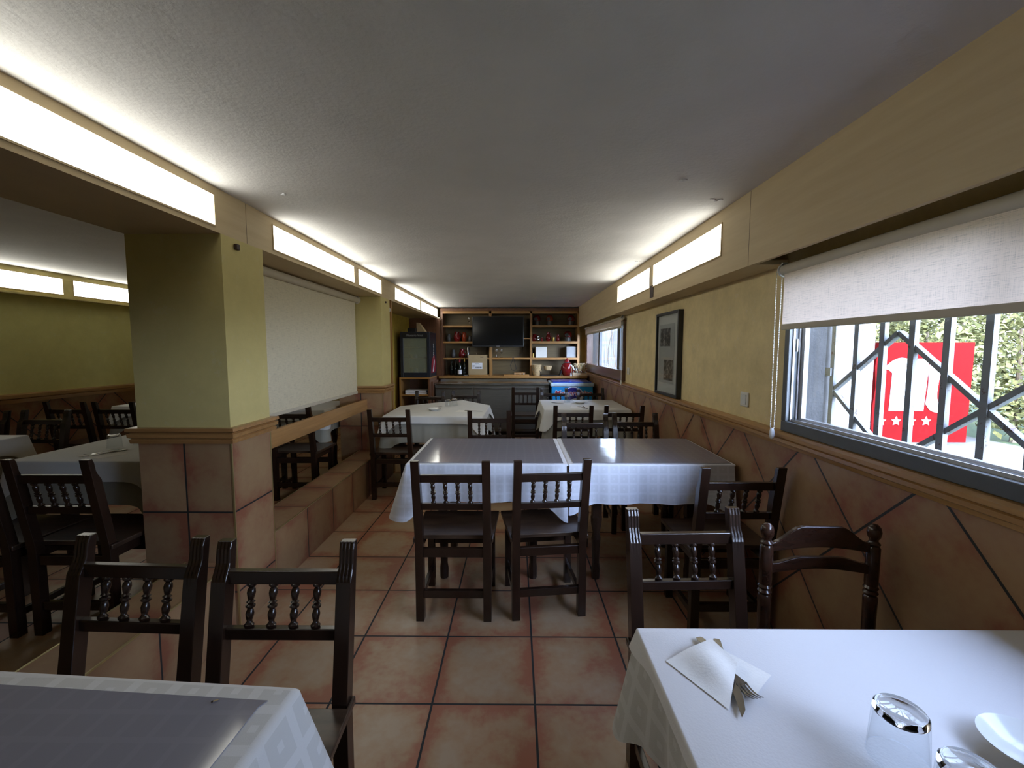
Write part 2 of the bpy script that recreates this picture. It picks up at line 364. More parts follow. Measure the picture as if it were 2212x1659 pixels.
def tube(bm, pts, r, seg=8):
    pts = [Vector(p) for p in pts]; rings = []
    for i, p in enumerate(pts):
        d = (pts[min(i + 1, len(pts) - 1)] - pts[max(i - 1, 0)]).normalized(); q = d.to_track_quat('Z', 'Y')
        rr = r[i] if isinstance(r, (list, tuple)) else r
        rings.append([bm.verts.new(p + q @ Vector((rr * math.cos(2 * PI * k / seg), rr * math.sin(2 * PI * k / seg), 0))) for k in range(seg)])
    for r0, r1 in zip(rings, rings[1:]):
        for i in range(seg):
            j = (i + 1) % seg; bm.faces.new((r0[i], r0[j], r1[j], r1[i]))
    bm.faces.new(rings[0][::-1]); bm.faces.new(rings[-1]); return bm
def prism(bm, pts, axis, a0, a1, mi=0):
    """pts in the two other axes (order xyz without axis), extruded a0..a1"""
    def mk(p, a):
        if axis == 'x': return (a, p[0], p[1])
        if axis == 'y': return (p[0], a, p[1])
        return (p[0], p[1], a)
    v0 = [bm.verts.new(mk(p, a0)) for p in pts]; v1 = [bm.verts.new(mk(p, a1)) for p in pts]; n = len(pts)
    fs = [bm.faces.new(v0[::-1]), bm.faces.new(v1)]
    for i in range(n):
        j = (i + 1) % n; fs.append(bm.faces.new((v0[i], v0[j], v1[j], v1[i])))
    for f in fs: f.material_index = mi
    return bm
def sphere(bm, c, r, sz=1.0, seg=14):
    prof = [(max(1e-4, r * math.sin(PI * i / 8)), -r * sz * math.cos(PI * i / 8)) for i in range(9)]
    return lathe(bm, prof, seg, c)
def thing(name, label, cat, loc=(0, 0, 0), rz=0, group=None, scale=None):
    o = bpy.data.objects.new(name, None); C.objects.link(o); o.location = loc; o.rotation_euler = (0, 0, rz); o.empty_display_size = 0.1
    o['label'] = label; o['category'] = cat
    if group: o['group'] = group
    return o
def tag(o, label, cat, group=None, kind=None):
    o['label'] = label; o['category'] = cat
    if group: o['group'] = group
    if kind: o['kind'] = kind
    return o
def struct(name, bm, m, parent=None, **k):
    o = obj(name, bm, m, parent, **k)
    if not parent: o['kind'] = 'structure'
    return o
def children(o): return [c for c in bpy.data.objects if c.parent == o]
def dup(src, loc, rz=0, label=None, group=None, kids=None, scale=None):
    def cp(o, par):
        c = o.copy(); C.objects.link(c); c.parent = par
        for ch in KIDS.get(o.name, []): cp(ch, c)
        return c
    KIDS = {}
    for o in C.objects:
        if o.parent: KIDS.setdefault(o.parent.name, []).append(o)
    r = cp(src, None); r.location = loc; r.rotation_euler = (0, 0, rz)
    if scale: r.scale = scale
    if label: r['label'] = label
    if group: r['group'] = group
    return r
def yd(d, z): return (d - (H - z) * 0.0788) / 0.9969      # depth along the camera's axis -> world Y
def text_mesh(txt, size, m, parent, name, mat4, extrude=0.001, bold=0.0, shear=0.0, align='CENTER', spacing=1.0):
    cu = bpy.data.curves.new(name, 'FONT'); cu.body = txt; cu.size = size; cu.extrude = extrude; cu.offset = bold; cu.shear = shear
    cu.align_x = align; cu.align_y = 'CENTER'; cu.space_character = spacing; cu.resolution_u = 4
    to = bpy.data.objects.new(name, cu); C.objects.link(to); bpy.context.view_layer.update()
    me = bpy.data.meshes.new_from_object(to.evaluated_get(bpy.context.evaluated_depsgraph_get())); C.objects.unlink(to); bpy.data.objects.remove(to)
    me.materials.clear(); me.materials.append(m); me.transform(mat4); me.name = name
    o = bpy.data.objects.new(name, me); C.objects.link(o)
    if parent: o.parent = parent
    return o
FACE_Y = lambda x, y, z: Matrix.Translation((x, y, z)) @ Matrix.Rotation(R(90), 4, 'X')        # reads from -Y
# ------------------------------------------------------------------ room shell
ZC = 2.22
struct('floor', bx(-1.72, 1.6, -1.75, 8.5, -0.15, 0), M['floor'])
struct('floor_raised', bx(-4.95, -1.70, -1.75, 8.5, -0.15, 0.06), M['floor'])
ceil = struct('ceiling', bx(-4.95, 1.5, -1.75, 8.5, ZC, ZC + 0.15), M['ceiling'])
def flake(cx, cy, s, seed):
    rnd = random.Random(seed); bm = B()
    for k in range(5):
        px, py = cx + rnd.uniform(-s, s), cy + rnd.uniform(-s * .6, s * .6); n = rnd.randint(5, 8); r = s * rnd.uniform(.25, .6)
        pts = [(px + r * rnd.uniform(.5, 1.2) * math.cos(2 * PI * i / n), py + r * .6 * rnd.uniform(.5, 1.2) * math.sin(2 * PI * i / n)) for i in range(n)]
        prism(bm, pts, 'z', ZC - 0.004 - 0.0007 * k, ZC)
    return bm
for i, (u, v, s) in enumerate(((1543, 434, .028), (610, 418, .018), (1470, 390, .022), (1378, 565, .02))):
    d = (ZC - H) * F_PX / (755 - v); obj('paint_flake', flake((u - 1114) * d / F_PX, yd(d, ZC), s, i), M['paper'], ceil)

# right wall with its two openings
W1 = (-0.15, 2.13, 1.055, 1.86); W2 = (5.25, 8.00, 1.07, 1.80)
bm = B(); X0, X1 = 1.32, 1.50
box(bm, X0, X1, -1.75, W1[0], 0, ZC); box(bm, X0, X1, W1[0], W1[1], 0, W1[2]); box(bm, X0, X1, W1[0], W1[1], W1[3], ZC)
box(bm, X0, X1, W1[1], W2[0], 0, ZC); box(bm, X0, X1, W2[0], W2[1], 0, W2[2]); box(bm, X0, X1, W2[0], W2[1], W2[3], ZC)
box(bm, X0, X1, W2[1], 8.5, 0, ZC)
struct('wall_right', bm, M['wallR'])
bm = B(); box(bm, 1.144, 1.166, -1.6, 8.0, 1.86, ZC)
box(bm, 1.166, 1.32, 2.16, 5.2, 1.86, 1.882)
beamR = struct('beam_right', bm, M['beam'])
obj('seam', bx(1.1432, 1.1445, 2.196, 2.1978, 1.862, ZC - 0.002), M['tablew'], beamR)
obj('dark_filler', bx(1.1405, 1.1445, 3.68, 3.77, 1.885, 1.985), M['tablew'], beamR)
struct('wall_left', bx(-4.95, -4.70, -1.75, 8.5, 0, ZC), M['wallL'])
bm = bx(-4.72, -4.62, -1.6, 8.35, 1.975, ZC); box(bm, -4.72, -4.60, -1.6, 8.35, 1.965, 1.98)
struct('beam_far_left', bm, M['plain'])
struct('wall_back', bx(-4.95, 1.5, 8.35, 8.5, 0, ZC), M['plain'])
struct('wall_front', bx(-4.95, 1.5, -1.75, -1.6, 0, ZC), M['plain'])
struct('wall_niche', bx(-2.02, -1.92, 5.2, 8.35, 0, 2.01), M['niche'])
beamL = struct('beam_left', bx(-1.90, -1.43, -1.6, 8.0, 2.01, ZC), M['beam'])
obj('seam', bx(-1.4305, -1.4292, 2.3595, 2.3610, 2.012, ZC - 0.002), M['tablew'], beamL)
P1 = (2.15, 2.50); P2 = (4.66, 4.98)
def pillar(n, y0, y1):
    p = struct('pillar_' + n, bx(-1.90, -1.43, y0, y1, 0, 2.01), M['pillar'])
    bm = B()
    prof = [(0, .982), (.022, .982), (.026, 1.0), (.018, 1.006), (.03, 1.012), (.032, 1.03), (.02, 1.036), (.036, 1.044), (.034, 1.06), (0, 1.06)]
    # closed moulding swept round the pillar
    cs = [(-1.90, y0, -1, -1), (-1.43, y0, 1, -1), (-1.43, y1, 1, 1), (-1.90, y1, -1, 1)]
    rings = [[bm.verts.new((cx + sx_ * o_, cy + sy_ * o_, z)) for o_, z in prof] for cx, cy, sx_, sy_ in cs]
    for i in range(4):
        a, b = rings[i], rings[(i + 1) % 4]
        for k in range(len(prof)):
            j = (k + 1) % len(prof); bm.faces.new((a[k], b[k], b[j], a[j]))
    obj('dado_moulding', bm, M['rail_x'], p)
    bm = B()
    for cx, cy in ((-1.43, y0), (-1.43, y1)): box(bm, cx - .006, cx + .002, cy - .002 if cy == y0 else cy - .006, cy + .006 if cy == y0 else cy + .002, 0.0, .982)
    obj('brass_corner_strip', bm, M['brass'], p)
    return p
pillar('near', *P1); pillar('far', *P2)
hook = tag(obj('wall_hook', bx(-1.43, -1.412, 2.245, 2.27, 1.955, 1.985), M['speck'], bevel=.003), 'small dark hook plate screwed high on the near pillar', 'hook')
hk2 = tag(obj('wall_hook', bx(-1.43, -1.414, 4.80, 4.82, 1.955, 1.975), M['speck'], bevel=.003), 'tiny dark hook plate high on the farther pillar', 'hook')
for y0, y1, n in ((-1.6, P1[0], 'near'), (P1[1], P2[0], 'far')):
    l = struct('wall_ledge_' + n, bx(-1.70, -1.45, y0, y1, 0, 0.358), M['ledge'])
    bm = B(); box(bm, -1.454, -1.4485, y0, y1, .352, .3595); box(bm, -1.7015, -1.693, y0, y1, .354, .3595)
    obj('brass_edge_strip', bm, M['brass'], l)
rl = tag(obj('guard_rail', bx(-1.63, -1.60, P1[1], P2[0], 0.80, 0.917), M['rail'], bevel=.003), 'honey oak plank spanning between the two pillars above the tiled ledge', 'rail')
prof = [(1.32, .982), (1.296, .982), (1.290, .998), (1.281, 1.003), (1.280, 1.019), (1.288, 1.023), (1.275, 1.028), (1.275, 1.043), (1.29, 1.052), (1.32, 1.055)]
tr = struct('trim_1', prism(B(), prof, 'y', -1.6, 8.0), M['rail'])
prof = [(-4.70, .95), (-4.672, .95), (-4.668, .985), (-4.676, .99), (-4.664, .995), (-4.664, 1.025), (-4.70, 1.035)]
struct('trim_2', prism(B(), prof, 'y', -1.6, 8.35), M['rail'])
jb = struct('trim_3', bx(-1.49, -1.425, 5.02, 5.06, 0, 2.01), M['pine_v'])
struct('trim_4', bx(-1.92, -1.36, 7.90, 7.93, 0, 2.01), M['redwood'])

# ------------------------------------------------------------------ backlit panels
def light_panel(side, x, y0, y1, z0, z1, label, group):
    s = 1 if side == 'L' else -1
    t = thing('recessed_light', label, 'light', (x, (y0 + y1) / 2, z0), 0, group)
    hy = (y1 - y0) / 2; hz = z1 - z0
    bm = B(); w_ = .007; e = .005
    for a in ((-hy - w_, -hy, -w_, hz + w_), (hy, hy + w_, -w_, hz + w_), (-hy, hy, -w_, 0), (-hy, hy, hz, hz + w_)):
        box(bm, min(-s * .0, s * e), max(0, s * e), *a)
    obj('frame', bm, M['beam'], t)
    obj('diffuser', bx(min(0, s * .002), max(0, s * .002), -hy, hy, 0, hz), M['diffuser'], t)
    return t
gL = 'backlit panels in the beam over the pillars'; gR = 'backlit panels in the window-side beam'; gF = 'backlit panels in the raised dining area'
for y0, y1, lb in ((.55, 2.11, 'very long white backlit panel before the near pillar, nearest of its row'), (2.615, 3.90, 'long white backlit panel over the cream roller blind'),
                   (4.01, 4.68, 'short white backlit panel just before the farther pillar'), (5.21, 6.55, 'white backlit panel beyond the farther pillar, before the drinks fridge'),
                   (6.64, 7.98, 'last white backlit panel of the beam, beside the wooden shelving')):
    light_panel('L', -1.43, y0, y1, 2.04, 2.178, lb, gL)
light_panel('R', 1.144, 2.49, 3.69, 1.975, 2.145, 'bright backlit panel in the window-side beam above the picture frame', gR)
light_panel('R', 1.144, 3.79, 4.96, 1.975, 2.145, 'bright backlit panel in the window-side beam close to the far window', gR)
light_panel('L', -4.62, 3.05, 4.47, 2.01, 2.165, 'thin backlit panel on the olive wall, running out of the picture', gF)
light_panel('L', -4.62, 4.58, 5.95, 2.01, 2.165, 'thin backlit panel on the olive wall, cut off by the near pillar', gF)

# ------------------------------------------------------------------ near window
wn = bpy.data.objects.new('window_1', None); C.objects.link(wn); wn['kind'] = 'structure'
y0, y1, z0, z1 = W1
bm = B()
box(bm, 1.30, 1.40, y0, y1 + .0, z0, z0 + .05); box(bm, 1.30, 1.40, y0, y1, z1 - .05, z1)
box(bm, 1.30, 1.40, y1 - .035, y1, z0 + .05, z1 - .05); box(bm, 1.30, 1.40, y0, y0 + .035, z0 + .05, z1 - .05)
obj('window_frame', bm, M['alu'], wn, bevel=.003)
bm = B()
for xx in (1.325, 1.35, 1.378): box(bm, xx, xx + .005, y0 + .035, y1 - .035, z0 + .05, z0 + .062)
obj('window_track', bm, M['alu_l'], wn)
def sash(xa, ya, yb, mat, lab, st=.05):
    bm = B(); s = obj('window_sash', bm_frame(xa, ya, yb, z0 + .055, z1 - .055, st), mat, wn, bevel=.002)
    obj('pane', bx(xa + .009, xa + .013, ya + st, yb - st, z0 + .055 + st * .5, z1 - .055 - st), M['pane'], s)
    return s
def bm_frame(xa, ya, yb, za, zb, st):
    bm = B(); box(bm, xa, xa + .022, ya, ya + st, za, zb); box(bm, xa, xa + .022, yb - st, yb, za, zb)
    box(bm, xa, xa + .022, ya + st, yb - st, za, za + st * .5); box(bm, xa, xa + .022, ya + st, yb - st, zb - st, zb); return bm
sash(1.355, 1.02, y1 - .035, M['alu_l'], '', .03)
s2 = sash(1.330, y0 + .035, 1.10, M['alu'], '', .085)
bm = box(B(), 1.322, 1.331, 1.028, 1.072, 1.335, 1.535); obj('lock_plate', bm, M['black'], s2, bevel=.002)
bm = B()
for zz in (1.355, 1.52): lathe(bm, [(.007, 0), (.007, 1), (.003, 1), (.003, .4)], 12, (1.322, 1.05, zz), (1.3195, 1.05, zz))
obj('lock_screw', bm, M['alu_l'], s2)
bm = bx(1.402, 1.50, y1 - .004, y1 + .001, z0, z1); struct('window_reveal_inner', bm, M['concrete'])
bm = B()
for xx in (1.318, 1.345, 1.372): box(bm, xx, xx + .008, y1 - .042, y1 - .034, z0 + .05, z1 - .05)
obj('side_track', bm, M['alu_l'], wn)
obj('side_channel', bx(1.333, 1.338, y1 - .046, y1 - .034, 1.44, 1.50), M['ceramic'], wn)
struct('window_sill', bx(1.40, 1.54, y0, y1, z0 - .02, z0 + .005), M['concrete'])

# far window
wf = bpy.data.objects.new('window_2', None); C.objects.link(wf); wf['kind'] = 'structure'
y0, y1, z0, z1 = W2
bm = B(); box(bm, 1.27, 1.40, y0, y1, z0, z0 + .13); box(bm, 1.29, 1.40, y0, y1, z1 - .05, z1)
box(bm, 1.29, 1.40, y0, y0 + .05, z0 + .13, z1 - .05); box(bm, 1.29, 1.40, y1 - .05, y1, z0 + .13, z1 - .05)
obj('window_frame', bm, M['brownframe'], wf, bevel=.004)
bm = B()
for ya, yb in ((5.52, 5.66), (6.85, 6.97)): box(bm, 1.31, 1.35, ya, yb, z0 + .13, z1 - .05)
obj('window_mullion', bm, M['alu'], wf)
struct('window_reveal_far', bx(1.402, 1.50, y1 - .004, y1 + .001, z0, z1), M['concrete'])
for ya, yb in ((y0 + .05, 5.52), (5.66, 6.85), (6.97, y1 - .05)):
    obj('pane', bx(1.328, 1.332, ya, yb, z0 + .13, z1 - .05), M['pane'], wf)

# ------------------------------------------------------------------ roller blinds
def grid_sheet(x, ya, yb, za, zb, uvs=1.0, n=2):
    bm = B(); uvl = bm.loops.layers.uv.new('uv'); ny = 24
    vs = [[bm.verts.new((x + .004 * math.sin(3.1 * i / ny * 2), ya + (yb - ya) * i / ny, z)) for z in (za, zb)] for i in range(ny + 1)]
    for i in range(ny):
        f = bm.faces.new((vs[i][0], vs[i + 1][0], vs[i + 1][1], vs[i][1]))
        for l in f.loops: l[uvl].uv = (l.vert.co.y, l.vert.co.z)
    return bm
def blind(name, label, x, ya, yb, ztop, zbot, mat, rail, chain=None, r=.022):
    t = thing(name, label, 'blind', (x, ya, ztop))
    def loc(bm): bmesh.ops.translate(bm, verts=bm.verts, vec=(-x, -ya, -ztop)); return bm
    obj('roller', loc(cyl(B(), (x, ya - .02, ztop), (x, yb + .02, ztop), r, 20)), rail, t, smooth=True)
    obj('fabric', loc(grid_sheet(x - r * .5, ya, yb, zbot, ztop)), mat, t, smooth='cloth')
    obj('bottom_bar', loc(box(B(), x - r * .5 - .006, x - r * .5 + .006, ya, yb, zbot - .004, zbot + .022)), rail, t, bevel=.003)
    for yy in (ya - .028, yb + .02):
        bm = lathe(B(), [(r * 1.25, 0), (r * 1.25, 1)], 18, (x, yy, ztop), (x, yy + .008, ztop)); box(bm, x - .012, x + .012, yy, yy + .008, ztop, ztop + r + .012)
        obj('bracket', loc(bm), M['white'], t)
    if chain:
        yc, zb = chain; bm = B(); sg = .022
        pts = []
        for side in (-1, 1):
            n = int((ztop - zb) / .0085)
            for k in range(n):
                f = k / n; zz = ztop - (ztop - zb - .05) * f; yy = yc + side * (sg * (1 - .35 * f)); sphere(bm, (x - .004, yy, zz), .0027, seg=6)
            tube(bm, [(x - .004, yc + side * sg, ztop), (x - .004, yc + side * sg * .65, zb + .05)], .0008, 4)
        obj('pull_chain', loc(bm), M['white'], t, smooth=True)
        pf = [(.004, 0), (.011, .01), (.0125, .03), (.010, .045), (.006, .055)]
        obj('chain_weight', loc(lathe(B(), pf, 14, (x - .004, yc, zb))), M['ceramic'], t, smooth=True)
    return t
blind('roller_blind', 'half-lowered pale slubbed roller blind glowing over the near window with its grille', 1.255, -0.10, 2.06, 1.818, 1.545, M['blind'], M['cream'], (2.115, 1.015), .025)
blind('roller_blind', 'small greenish-cream blind at the top of the brown-framed far window', 1.265, 5.25, 7.9, 1.825, 1.71, M['blind'], M['cream'], (5.22, 1.03), .018)
blind('roller_blind', 'large cream roller blind lowered between the two pillars', -1.68, P1[1] + .04, P2[0] - .03, 1.972, .985, M['blind2'], M['cream'], None, .03)
tag(obj('blind_bracket', lathe(B(), [(.035, 0), (.035, .6), (.02, 1)], 18, (-1.46, 5.005, 1.90), (-1.46, 4.985, 1.90)), M['white']), 'empty round white blind bracket behind the farther pillar', 'bracket')

# ------------------------------------------------------------------ picture and switches
pf = thing('picture_frame', 'slim black frame holding two old black and white photographs on the ochre wall', 'picture', (1.32, 3.745, 1.057))
bm = B(); hy, hh, t_ = .275, .71, .022
for a in ((-hy, -hy + t_, 0, hh), (hy - t_, hy, 0, hh), (-hy + t_, hy - t_, 0, t_), (-hy + t_, hy - t_, hh - t_, hh)): box(bm, -.04, 0, *a)
obj('frame', bm, M['black'], pf, bevel=.002)
obj('outer_mount', bx(-.022, -.004, -hy + t_, hy - t_, t_, hh - t_), M['mountw'], pf)
obj('grey_mount', bx(-.0235, -.022, -.155, .215, .105, .61), M['mount'], pf)
obj('photograph', bx(-.025, -.0235, -.055, .185, .42, .575), M['photo'], pf)['label'] = 'upper black and white photograph'
obj('photograph', bx(-.025, -.0235, -.13, .085, .13, .305), M['photo'], pf)['label'] = 'lower black and white photograph'
obj('glazing', bx(-.030, -.0285, -hy + t_, hy - t_, t_, hh - t_), M['pane'], pf)
def switch(y, z, label):
    t = thing('light_switch', label, 'switch', (1.32, y, z)); obj('plate', bx(-.012, 0, -.042, .042, -.042, .042), M['white'], t, bevel=.006)
    bm = box(B(), -.017, -.012, -.028, .0, -.028, .028); box(bm, -.015, -.012, .001, .028, -.028, .028); obj('rocker', bm, M['ceramic'], t, bevel=.002); return t
switch(2.50, 1.165, 'square white switch beside the hanging blind chain'); switch(5.10, 1.20, 'small white switch near the far window')
sn = thing('motion_sensor', 'small white sensor box in the corner above the shelving', 'sensor', (-1.40, 7.96, 1.98))
obj('housing', bx(-.03, .03, -.03, .02, -.045, .045), M['white'], sn, bevel=.006); obj('lens', sphere(B(), (.035, -.01, .015), .012), M['ceramic'], sn, smooth=True)

# ------------------------------------------------------------------ outdoors beyond the windows
g = struct('ground_outside', bx(1.5, 40, -12, 45, -.15, -.02), M['grass'])
struct('path_outside', bx(5.2, 7.6, -12, 40, -.02, -.005), M['path'])
struct('kerb_outside', bx(5.05, 5.2, -12, 40, -.02, .06), M['extwhite'])
pier = struct('exterior_pillar', bx(1.92, 2.46, 3.02, 3.40, 0, 2.6), M['extwhite'])
struct('roof_slab', bx(-5.1, 1.95, -1.9, 8.7, ZC + .151, ZC + .35), M['concrete'])
gr = thing('window_grille', 'white-painted iron security grille of upright bars and diagonal braces outside near window', 'grille', (1.57, 0, 0))
bars = [2.165 - .141 * k for k in range(9)]
for yb in bars: obj('bar', bx(-.009, .009, yb - .013, yb + .013, .70, 2.05), M['grille'], gr)
def diag(ya, za, yb, zb): obj('diagonal_brace', bar(B(), (0.006, ya, za), (.006, yb, zb), .022, .018), M['grille'], gr)
for k in range(2):
    yc = 1.812 - .705 * k
    diag(yc + .352, 1.25, yc, 1.52); diag(yc, 1.52, yc - .352, 1.25) if k == 0 else None; diag(yc + .352, 1.25, yc, .98); diag(yc, .98, yc - .352, 1.25) if k == 0 else None
for zz in (1.0, 1.92): obj('cross_rail', bx(-.008, .02, bars[-1], 2.2, zz - .03, zz), M['grille'], gr)
obj('wall_lug', bx(-.02, .0, 2.16, 2.24, 1.32, 1.36), M['grille'], gr)
sb = struct('window_reveal', bx(1.501, 1.58, 2.20, 2.30, .6, 2.2), M['concrete'])
# red sign board fixed to the white pier
sg = thing('hanging_sign', 'red hanging sign with a white gothic letter m above four white stars', 'sign', (2.57, 3.17, .78))
SW, SHh = .685, .72
pts = [(0, .10), (.03, .03), (.12, 0), (SW, 0), (SW + .01, SHh), (.02, SHh), (.0, .55), (.012, .40), (-.004, .25)]
obj('sign_board', prism(B(), pts, 'y', -.03, .03), M['signred'], sg)
def star(cx, cz, r):
    return [(cx + (r if i % 2 == 0 else r * .45) * math.sin(PI * i / 5), cz + (r if i % 2 == 0 else r * .45) * math.cos(PI * i / 5)) for i in range(10)]
bm = B()
for k in range(4): prism(bm, star(.066 + .107 * k, .155, .036), 'y', -.034, -.03)
obj('star_row', bm, M['signwhite'], sg)
def bez(p0, p1, p2, n=8): return [((1 - t) ** 2 * p0[0] + 2 * t * (1 - t) * p1[0] + t * t * p2[0], (1 - t) ** 2 * p0[1] + 2 * t * (1 - t) * p1[1] + t * t * p2[1]) for t in [i / n for i in range(n + 1)]]
bm = B()
# gothic m: two broad stems, arched shoulders, pointed foot
s1 = bez((.09, .53), (.17, .62), (.24, .61)) + bez((.27, .605), (.29, .585), (.30, .55)) + [(.287, .23), (.15, .23)] + [(.16, .49)] + bez((.16, .50), (.13, .535), (.09, .53))
prism(bm, s1, 'y', -.034, -.03)
s2_ = [(.30, .55)] + bez((.31, .59), (.36, .615), (.40, .60)) + bez((.43, .58), (.435, .55), (.43, .50)) + [(.415, .23), (.295, .23)]
prism(bm, s2_, 'y', -.0345, -.03)
s3 = bez((.425, .54), (.47, .60), (.50, .545)) + bez((.525, .50), (.50, .34), (.52, .30)) + bez((.54, .27), (.57, .29), (.60, .31)) + bez((.57, .22), (.50, .21), (.46, .24)) + bez((.43, .28), (.45, .45), (.435, .50))
prism(bm, s3, 'y', -.035, -.03)
for v in bm.verts: v.co.x = .058 + (v.co.x - .09) * .93
obj('letter_emblem', bm, M['signwhite'], sg)
bm = B(); box(bm, -.125, .01, -.02, .02, .62, .66); box(bm, -.125, .01, -.02, .02, .10, .14); obj('bracket', bm, M['grille'], sg)
# corrugated slat fence outside the far window
fc = thing('slat_fence', 'weathered white slat fence right outside the brown-framed far window', 'fence', (2.35, 6.6, 0))
bm = B(); rnd = random.Random(3)
for k in range(64):
    yy = .13 * k; box(bm, -.012 + rnd.uniform(-.006, .006), .012, yy, yy + .105, .02, 2.15 + rnd.uniform(-.03, .03))
obj('slat_panel', bm, M['slatwhite'], fc)
obj('fence_rail', bx(.012, .05, 0, 8.3, .5, .58), M['slatwhite'], fc); obj('fence_rail', bx(.012, .05, 0, 8.3, 1.7, 1.78), M['slatwhite'], fc)
bm = B()
for (a, b) in (((-.05, .4, 1.1), (-.05, 1.9, 1.85)), ((-.05, 1.5, .9), (-.05, 2.4, 1.9)), ((-.05, 3.4, 1.0), (-.05, 3.9, 1.9)), ((-.05, 4.4, 1.1), (-.05, 4.0, 1.8))):
    m_ = ((a[0]), (a[1] + b[1]) / 2 + .12, (a[2] + b[2]) / 2); tube(bm, [a, m_, b], .008, 6)
obj('dry_vine', bm, M['bark'], fc)
def tree(x, y, hgt, r, mat, label, seed, trunk=.10):
    rnd = random.Random(seed); t = thing('tree', label, 'tree', (x, y, -.02), 0, 'garden trees outside the near window')
    obj('trunk', tube(B(), [(0, 0, 0), (.05, .03, hgt * .3), (-.04, 0, hgt * .55), (0, .05, hgt * .8)], [trunk, trunk * .85, trunk * .6, trunk * .2], 10), M['bark'], t, smooth=True)
    bm = B(); blobs = [(rnd.uniform(-r, r) * .7, rnd.uniform(-r, r) * .7, hgt * .52 + rnd.uniform(-.5, .5) * hgt * .62, r * rnd.uniform(.35, .6)) for _ in range(16)]
    for _ in range(4200):
        bx_, by_, bz_, br = rnd.choice(blobs); d = Vector((rnd.gauss(0, 1), rnd.gauss(0, 1), rnd.gauss(0, 1))).normalized() * br * rnd.uniform(.6, 1.0)
        c = Vector((bx_, by_, bz_)) + d
        if c.z < .15: continue
        s = rnd.uniform(.035, .075); a = Vector((rnd.gauss(0, 1), rnd.gauss(0, 1), rnd.gauss(0, .6))).normalized(); b = a.cross(Vector((rnd.gauss(0, 1), rnd.gauss(0, 1), 1))).normalized()
        vs = [bm.verts.new(c + a * s), bm.verts.new(c + b * s * .5), bm.verts.new(c - a * s), bm.verts.new(c - b * s * .5)]; bm.faces.new(vs)
    obj('crown', bm, mat, t); return t
tree(11.0, 13.0, 5.2, 1.7, M['leafy'], 'broad pale tree behind the shrubs, straight beyond the red sign', 4)
tree(7.6, 12.2, 4.6, 1.3, M['leafy'], 'slender pale tree between the white pier and the sign', 6)
tree(15.5, 12.0, 5.8, 2.0, M['leafy'], 'farthest pale tree beyond the shrubs near the dark sash', 7)
def shrub(x, y, r, h_, mat, label, seed):
    rnd = random.Random(seed); t = thing('garden_shrub', label, 'shrub', (x, y, -.02), 0, 'garden shrubs outside the near window')
    obj('stem', tube(B(), [(0, 0, 0), (.03, .02, h_ * .3), (-.03, 0, h_ * .6)], [.05, .04, .02], 8), M['bark'], t, smooth=True)
    bm = B()
    for _ in range(5200):
        d = Vector((rnd.gauss(0, 1), rnd.gauss(0, 1), rnd.gauss(0, 1))).normalized() * rnd.uniform(.72, 1.05) * (1 + .15 * math.sin(seed + 5 * rnd.random()))
        c = Vector((d.x * r, d.y * r, h_ * .55 + d.z * h_ * .52))
        if c.z < .06: continue
        s = rnd.uniform(.03, .065); a = Vector((rnd.gauss(0, 1), rnd.gauss(0, 1), rnd.gauss(0, .7))).normalized(); b = a.cross(Vector((rnd.gauss(0, 1), rnd.gauss(0, 1), 1))).normalized()
        bm.faces.new([bm.verts.new(c + a * s), bm.verts.new(c + b * s * .55), bm.verts.new(c - a * s), bm.verts.new(c - b * s * .55)])
    obj('crown', bm, mat, t); return t
for i, (x, y, r, h_, k, lb) in enumerate(((5.0, 7.0, .60, 3.1, 0, 'tall yellow-green shrub just beyond the white pier'), (6.45, 6.9, .60, 2.9, 0, 'tall yellow-green shrub directly behind the red sign'),
        (7.9, 6.9, .60, 3.0, 0, 'tall pale shrub behind the sign edge nearer the dark sash'), (7.4, 8.9, .80, 3.2, 0, 'tall pale shrub in the second row, behind the sign'), (9.35, 7.2, .62, 3.2, 1, 'dark green shrub low beside the crossing braces of the grille'),
        (9.4, 9.3, .95, 3.6, 0, 'distant yellow-green shrub beyond the dark green one'), (11.4, 8.6, .95, 3.4, 0, 'far pale shrub partly behind the dark sash'))):
    shrub(x, y, r, h_, M['leafd'] if k else M['leafy'], lb, 20 + i)
# ------------------------------------------------------------------ back bar shelving and counters
su = thing('shelving_unit', 'pine wall shelving with three bays behind the bar, framing the television', 'shelves', (0, 8.0, .94))
Z0 = .94
def sh(name, x0, x1, z0, z1, mat=None, y0=0.0, y1=.30): return obj(name, bx(x0, x1, y0, y1, z0 - Z0, z1 - Z0), mat or M['pine'], su, bevel=.002)
sh('back_board', -1.33, 1.165, .975, 2.16, M['back'], .30, .33)
sh('top_board', -1.37, 1.20, 2.15, 2.195, M['redwood'], -.01); sh('upper_rail', -1.33, 1.165, 2.10, 2.15, M['pine'], 0, .02)
sh('side_panel', -1.37, -1.33, .976, 2.15, M['redwood']); sh('side_panel', 1.125, 1.165, .975, 2.15, M['pine_v'])
sh('divider', -.485, -.44, .975, 2.15, M['pine_v']); sh('divider', .26, .30, .975, 2.15, M['pine_v'])
for x0, x1, zs in ((-1.33, -.485, ((1.855, 1.885), (1.565, 1.597), (1.27, 1.297))), (-.44, .26, ((1.27, 1.302), (1.64, 1.66))), (.30, 1.125, ((1.855, 1.893), (1.56, 1.602), (1.265, 1.303)))):
    for a, b in zs: sh('shelf', x0, x1, a, b)
bc = thing('bar_counter', 'long pine bar ledge under the shelving, carrying bottles, baskets and boxes', 'counter', (0, 7.74, .94))
obj('counter_top', bx(-1.37, 1.27, 0, .56, 0, .035), M['pine'], bc, bevel=.003)
for x in (-1.34, -.2, 1.0): obj('support_bracket', bx(x, x + .03, .05, .30, -.20, 0), M['redwood'], bc)
